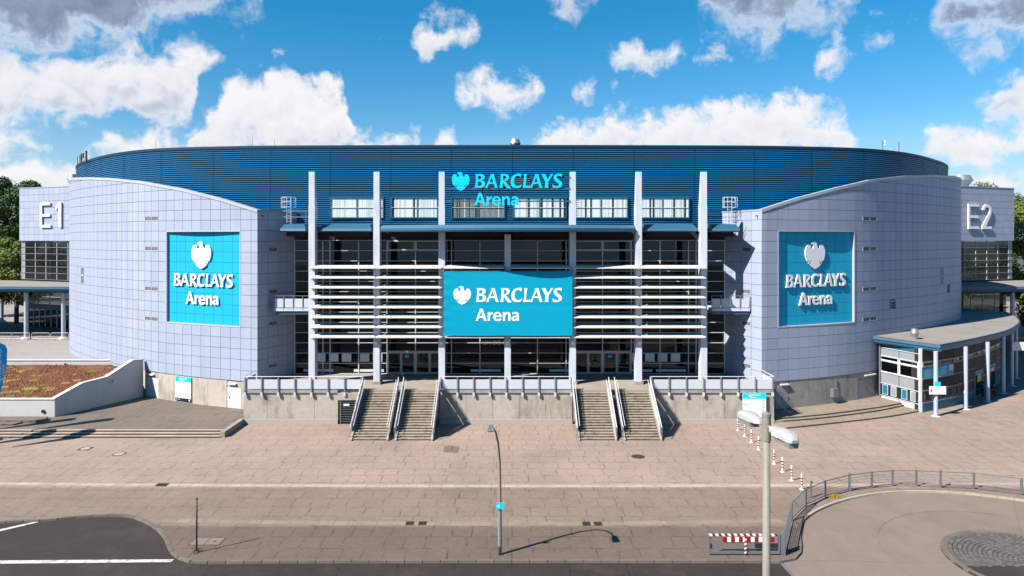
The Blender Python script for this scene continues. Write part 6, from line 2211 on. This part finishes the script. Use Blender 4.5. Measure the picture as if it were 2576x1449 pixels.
for j in range(8):
    z = 0.1 + j * 0.12
    MB().hexa([(xm, yy - .105, z), (xm + .1, yy - .105, z + .05), (xm + .1, yy - .046, z + .05), (xm, yy - .046, z), (xm, yy - .105, z + .12), (xm + .1, yy - .105, z + .17), (xm + .1, yy - .046, z + .17), (xm, yy - .046, z + .12)]).build('centre_post_stripe', 'red' if j % 2 else 'white_paint', gate_o)
MB().box(x0 + 2.6, x1 - 0.16, yy - 0.075, yy - 0.05, 0.42, 0.68).build('printed_sheet', 'dark_metal', gate_o)
MB().box(x1 - 0.9, x1 - 0.16, yy - 0.075, yy - 0.05, 0.70, 1.04).build('printed_sheet', 'stickers', gate_o)
MB().box(x0 + 0.1, x0 + 0.2, yy - 0.09, yy - 0.03, 0.42, 0.66).build('latch', 'dark_metal', gate_o)
MB().box(x1 + 0.06, x1 + 0.28, yy - .1, yy + .12, 0.0, 1.26).build('hinge_post', 'galvanised', gate_o)

# manholes, drains and hatches
def cover_round(px, py, r, label, m='iron'):
    p = G(px, py)
    o = thing('manhole_cover', label, 'manhole', p, 'covers in the paving')
    MB().lathe(p, [(r, 0.0), (r, 0.012), (r * 0.82, 0.012), (r * 0.8, 0.008)], 24).build('rim', 'iron', o)
    MB().lathe(p + UP * 0.004, [(r * 0.78, 0.0), (r * 0.78, 0.01)], 20).build('lid', m, o)


cover_round(300, 1142, 0.52, 'round manhole ring with paved lid on the left plaza', 'slab_strip')
cover_round(1605, 1148.5, 0.55, 'dark round iron manhole in front of the right stairs')
p = G(215, 1128.5)
o = thing('manhole_cover', 'dark square cover with pale round lid on the left plaza', 'manhole', p, 'covers in the paving')
MB().box(p.x - .5, p.x + .5, p.y - .45, p.y + .45, 0, 0.012).build('frame', 'iron', o)
MB().lathe(p + UP * 0.013, [(0.36, 0), (0.36, 0.006)], 20).build('lid', 'slab_strip', o)


def grate(px, py, w, d, label, z=0.016):
    p = G(px, py)
    o = thing('drain_grate', label, 'drain', p, 'iron drains in the paving')
    MB().box(p.x - w / 2, p.x + w / 2, p.y - d / 2, p.y + d / 2, z - 0.016, z + 0.003).build('pit', 'soffit', o)
    nb_ = 9
    for j in range(nb_):
        x = lerp(p.x - w / 2, p.x + w / 2, (j + 0.5) / nb_)
        MB().box(x - 0.012, x + 0.012, p.y - d / 2, p.y + d / 2, z + 0.003, z + 0.014).build('bar', 'iron', o)
    for s in (-1, 1):
        MB().box(p.x - w / 2, p.x + w / 2, p.y + s * d / 2 - 0.02, p.y + s * d / 2 + 0.02, z + 0.003, z + 0.018).build('rim_bar', 'iron', o)


for (x, y), lab in zip(GRATES, ('left of the two drains left of the slender lamp', 'right of the two drains left of the slender lamp', 'left of the two drains right of the slender lamp', 'right of the two drains right of the slender lamp')):
    grate(x, y, 0.5, 0.48, lab + ' in the slab band')
grate(408, 1220, 0.85, 0.5, 'square iron drain in the far slab band at left')
p = G(500, 1417, -0.12)
o = tag(MB().box(p.x - .35, p.x + .35, p.y - .2, p.y + .2, -0.12, -0.10).build('drain_grate', 'iron'), 'gutter drain at the corner where the lay-by kerb ends', 'drain', 'iron drains in the paving')
p = G(520, 1362)
o = thing('access_hatch', 'flat two-leaf concrete hatch with brown rim behind the bare pole', 'hatch', p)
MB().box(p.x - 0.85, p.x + 0.95, p.y - .5, p.y + .5, 0, 0.012).build('rim', 'iron', o)
for a, b in ((-0.80, 0.03), (0.07, 0.90)):
    MB().box(p.x + a, p.x + b, p.y - .45, p.y + .45, 0.0125, 0.02).build('leaf', 'hatch', o)
MB().box(p.x + 0.42, p.x + 0.56, p.y - .08, p.y + .06, 0.0205, 0.026).build('handle_pit', 'iron', o)
tag(MB().prism([(q.x, q.y) for q in (G(1115, 1138), G(1152, 1139), G(1156, 1123), G(1118, 1121))], 0.002, 0.008).build('paving_patch', 'terrace_paving'), 'dark square patch of relaid paving in front of the stairs', 'paving')

# beach flags at the left edge
FL = [((-45.35, 60.0), 'tall turquoise beach flag cut by the left picture edge'), ((-49.0, 60.0), 'tall beach flag standing beyond the left picture edge'),
      ((-44.9, 56.3), 'front beach flag beyond the left picture edge, nearer the plaza'), ((-48.4, 56.3), 'outer front beach flag beyond the left picture edge')]
fl0 = None
for (x, y), lab in FL:
    z0 = 0.0
    if fl0 is None:
        f_ = thing('beach_flag', lab, 'flag', (x, y, z0), 'row of tall flags at the left')
        pole = [(x, y, 0), (x, y, 6.4), (x, y + 0.04, 7.6), (x, y + 0.2, 8.25), (x, y + 0.45, 8.5)]
        MB().path(pole, 0.035, 8).build('pole', 'dark_metal', f_)
        rows = []
        for j in range(25):
            t = j / 24
            z = lerp(2.7, 8.45, t)
            w = 1.25 * min(1.0, 0.12 + 0.88 * (t / 0.62) ** 0.9) * (1 if t < 0.85 else math.sqrt(max(0.05, 1 - ((t - 0.85) / 0.16) ** 2)))
            rows.append([(x + 0.05 * math.sin(3 * t + i * 0.8), y + (0.04 if z > 7.4 else 0) + w * i / 6, z) for i in range(7)])
        m_ = MB().sheet(rows)
        m_.add([(a - 0.012, b, c) for a, b, c in m_.v], [tuple(reversed(q)) for q in m_.f])
        m_.build('sail', 'flag_blue', f_, smooth=True)
        font_text('Arena', 0.62, 'white_paint', f_, (x + 0.07, y + 0.95, 5.0), (0, 0, 1), (0, -1, 0), align='LEFT')
        lettering(f_, WORD1, Vector((x + 0.065, y + 0.5, 5.0)), (0, 0, 1), (0, -1, 0), 2.9 / 1685, 640, 622, (1, 0, 0), 0.004, 'white_paint')
        MB().lathe((x, y, 0), [(0.5, 0), (0.5, 0.05), (0.08, 0.1)], 12).build('base', 'dark_metal', f_)
        fl0, fpos = f_, Vector((x, y, 0))
    else:
        dup(fl0, Vector((x, y, 0)) - fpos, lab)

# ================================================================ PEOPLE
def person(loc, yaw, label, top_m, leg_m, h=1.74, step=0.12, bend=0.06):
    loc = Vector(loc)
    M = Matrix.Translation(loc) @ Matrix.Rotation(yaw, 4, 'Z') @ Matrix.Scale(h / 1.74, 4)
    o = thing('person', label, 'person', loc, 'people at the pavilion')

    def skin(nm, joints, edges, radii, material, root):
        me = bpy.data.meshes.new(nm)
        me.from_pydata(joints, edges, [])
        ob = bpy.data.objects.new(nm, me)
        COL.objects.link(ob)
        md = ob.modifiers.new('skin', 'SKIN')
        for i, r_ in enumerate(radii):
            r2 = r_ if isinstance(r_, tuple) else (r_, r_)
            me.skin_vertices[0].data[i].radius = r2
            me.skin_vertices[0].data[i].use_root = (i == root)
        sd = ob.modifiers.new('sub', 'SUBSURF')
        sd.levels = sd.render_levels = 1
        dg = bpy.context.evaluated_depsgraph_get()
        new = bpy.data.meshes.new_from_object(ob.evaluated_get(dg))
        bpy.data.objects.remove(ob)
        new.transform(M)
        new.materials.clear()
        new.materials.append(MATS[material])
        new.polygons.foreach_set('use_smooth', [True] * len(new.polygons))
        return put(nm, new, o)
    J = [(0, 0, .95), (0, -.02, 1.15), (0, -bend * .6, 1.36), (0, -bend, 1.47), (0, -bend - .02, 1.55), (0, -bend - .03, 1.62), (0, -bend - .02, 1.70),
         (-.17, -bend * .6, 1.40), (-.24, -bend * .4 - .02, 1.12), (-.20, -.16 - bend, .94), (-.17, -.22 - bend, .88),
         (.17, -bend * .6, 1.40), (.24, -.02, 1.12), (.21, -.12, .90), (.20, -.16, .82),
         (-.09, 0, .90), (-.10, -step, .50), (-.10, -step * .6, .09), (-.10, -step * .6 - .14, .04),
         (.09, 0, .90), (.10, step * .4, .50), (.10, step, .09), (.10, step - .14, .04)]
    E = [(0, 1), (1, 2), (2, 3), (3, 4), (4, 5), (5, 6), (2, 7), (7, 8), (8, 9), (9, 10), (2, 11), (11, 12), (12, 13), (13, 14), (0, 15), (15, 16), (16, 17), (17, 18), (0, 19), (19, 20), (20, 21), (21, 22)]
    Rr = [(.15, .11), (.14, .11), (.16, .11), .06, .075, .095, .07, .065, .05, .04, .035, .065, .05, .04, .035, .085, .06, .045, .04, .085, .06, .045, .04]
    body = skin('body', J, E, Rr, 'skin', 0)
    # clothing worn over the body
    skin('jacket', [J[0], J[1], J[2], J[7], J[8], J[9], J[11], J[12], J[13]], [(0, 1), (1, 2), (2, 3), (3, 4), (4, 5), (2, 6), (6, 7), (7, 8)], [(.175, .135), (.165, .13), (.185, .135), .085, .068, .055, .085, .068, .055], top_m, 0)
    skin('trousers', [J[0], J[15], J[16], J[17], J[19], J[20], J[21]], [(0, 1), (1, 2), (2, 3), (0, 4), (4, 5), (5, 6)], [(.16, .125), .10, .078, .062, .10, .078, .062], leg_m, 0)
    skin('hair', [(0, -bend + .01, 1.58), (0, -bend + .0, 1.68), (0, -bend - .03, 1.74)], [(0, 1), (1, 2)], [.09, .105, .07], 'hair', 1)
    # face and fingers
    fc = MB()
    for s in (-1, 1):
        fc.lathe((0.033 * s, -bend - 0.125, 1.625), [(0.004, 0), (0.012, 0.006), (0.004, 0.012)], 6)
    fc.beam((0, -bend - .118, 1.612), (0, -bend - .15, 1.585), 0.022, 0.02)
    fc.beam((-.025, -bend - .115, 1.555), (.025, -bend - .115, 1.555), 0.01, 0.012)
    fm = fc.mesh('face', 'skin')
    fm.transform(M)
    put('face', fm, o)
    hb = MB()
    for base_, sgn in ((J[10], -1), (J[14], 1)):
        bb = Vector(base_)
        for f in range(4):
            s_ = bb + Vector((0.012 * (f - 1.5), -0.012, -0.02))
            ln = (0.055, 0.07, 0.066, 0.05)[f]
            hb.path([s_, s_ + Vector((0, -0.014, -ln * .55)), s_ + Vector((0, -0.002, -ln))], [0.0085, 0.008, 0.006], 5)
        s_ = bb + Vector((-0.03 * sgn, -0.01, 0.0))
        hb.path([s_, s_ + Vector((-0.018 * sgn, -0.018, -0.025)), s_ + Vector((-0.014 * sgn, -0.022, -0.05))], [0.009, 0.008, 0.006], 5)
    hm = hb.mesh('fingers', 'skin')
    hm.transform(M)
    put('fingers', hm, o)
    return o


person(G(2501, 1001.5), R(-35), 'person in dark clothes standing right of the pavilion column', 'clothes_black', 'clothes_black', 1.72)
person(G(2472, 1000.5), R(40), 'person in dark red jacket half hidden behind the pavilion column', 'clothes_red', 'clothes_black', 1.76)

# ================================================================ TREES
def tree(loc, h, rad, label, m='leaf', n=5200, seed=0, leaf=0.34):
    rnd = random.Random(seed)
    loc = Vector(loc)
    t = thing('deciduous_tree', label, 'tree', loc, 'trees behind the arena')
    tk = MB().path([loc, loc + Vector((.1, 0, h * .25)), loc + Vector((-.1, .1, h * .5)), loc + Vector((0, 0, h * .85))], [.38, .3, .22, .06], 8)
    clus = []
    for i in range(17):
        a = rnd.uniform(0, 6.28)
        zf = rnd.uniform(0.12, 1.0)
        rr = rad * math.sqrt(max(0.08, 1 - abs(zf - 0.45) * 1.35)) * rnd.uniform(0.25, 0.85)
        c = loc + Vector((rr * math.cos(a), rr * math.sin(a), h * (0.16 + 0.76 * zf)))
        clus.append((c, rad * rnd.uniform(0.28, 0.5)))
        tk.path([loc + UP * (h * (0.12 + 0.5 * zf)), c.lerp(loc + UP * c.z, 0.5) + UP * -0.2, c], [0.13, 0.08, 0.02], 5)
    tk.build('trunk', 'bark', t)
    mb = MB()
    for i in range(n):
        c, r_ = clus[rnd.randrange(len(clus))]
        v = Vector((rnd.gauss(0, 1), rnd.gauss(0, 1), rnd.gauss(0, 1))).normalized()
        p = c + Vector((v.x, v.y, v.z * 0.75)) * r_ * rnd.uniform(0.55, 1.08)
        d1 = Vector((rnd.gauss(0, 1), rnd.gauss(0, 1), rnd.gauss(0, .6))).normalized()
        d2 = d1.cross(v + Vector((0, 0, .2))).normalized()
        s_ = leaf * rnd.uniform(0.6, 1.3)
        mb.add([p - d1 * s_ * .5, p + d2 * s_ * .3, p + d1 * s_ * .5, p - d2 * s_ * .3], [(0, 1, 2, 3)])
    mb.build('crown', m, t)
    return t


tree((-93.0, 128, 0), 31.0, 6.8, 'tallest dark green tree directly left of the left entrance block', 'leaf_dark', 22000, 1, 0.5)
tree((-88.2, 121.5, 2.6), 15.5, 4.6, 'brighter lower tree in front of the tall dark tree at left', 'leaf', 11000, 2, 0.42)
tree((-101, 134, 0), 30.5, 7.5, 'dark tree at the far left picture edge', 'leaf_dark', 18000, 3, 0.5)
tree((-90.0, 140, 0), 27.5, 6, 'tall tree behind the left entrance block', 'leaf', 5000, 4, 0.5)
tree((93.4, 124, 0), 25.5, 5.6, 'bright green tree right of the right entrance block', 'leaf', 18000, 5, 0.45)
tree((96, 134, 0), 31, 6.5, 'taller dark tree behind the bright tree at the right edge', 'leaf_dark', 11000, 6, 0.5)
tree((90.6, 119, 0), 9.5, 3.2, 'low yellow-green tree below the bright tree at the right edge', 'leaf', 4000, 7, 0.38)
tree((-120, 165, 0), 16, 8, 'broad tree seen low under the left canopy', 'leaf_dark', 5000, 8, 0.55)
tree((112, 170, 0), 16, 8, 'broad tree seen low under the right canopy', 'leaf_dark', 4000, 9, 0.55)
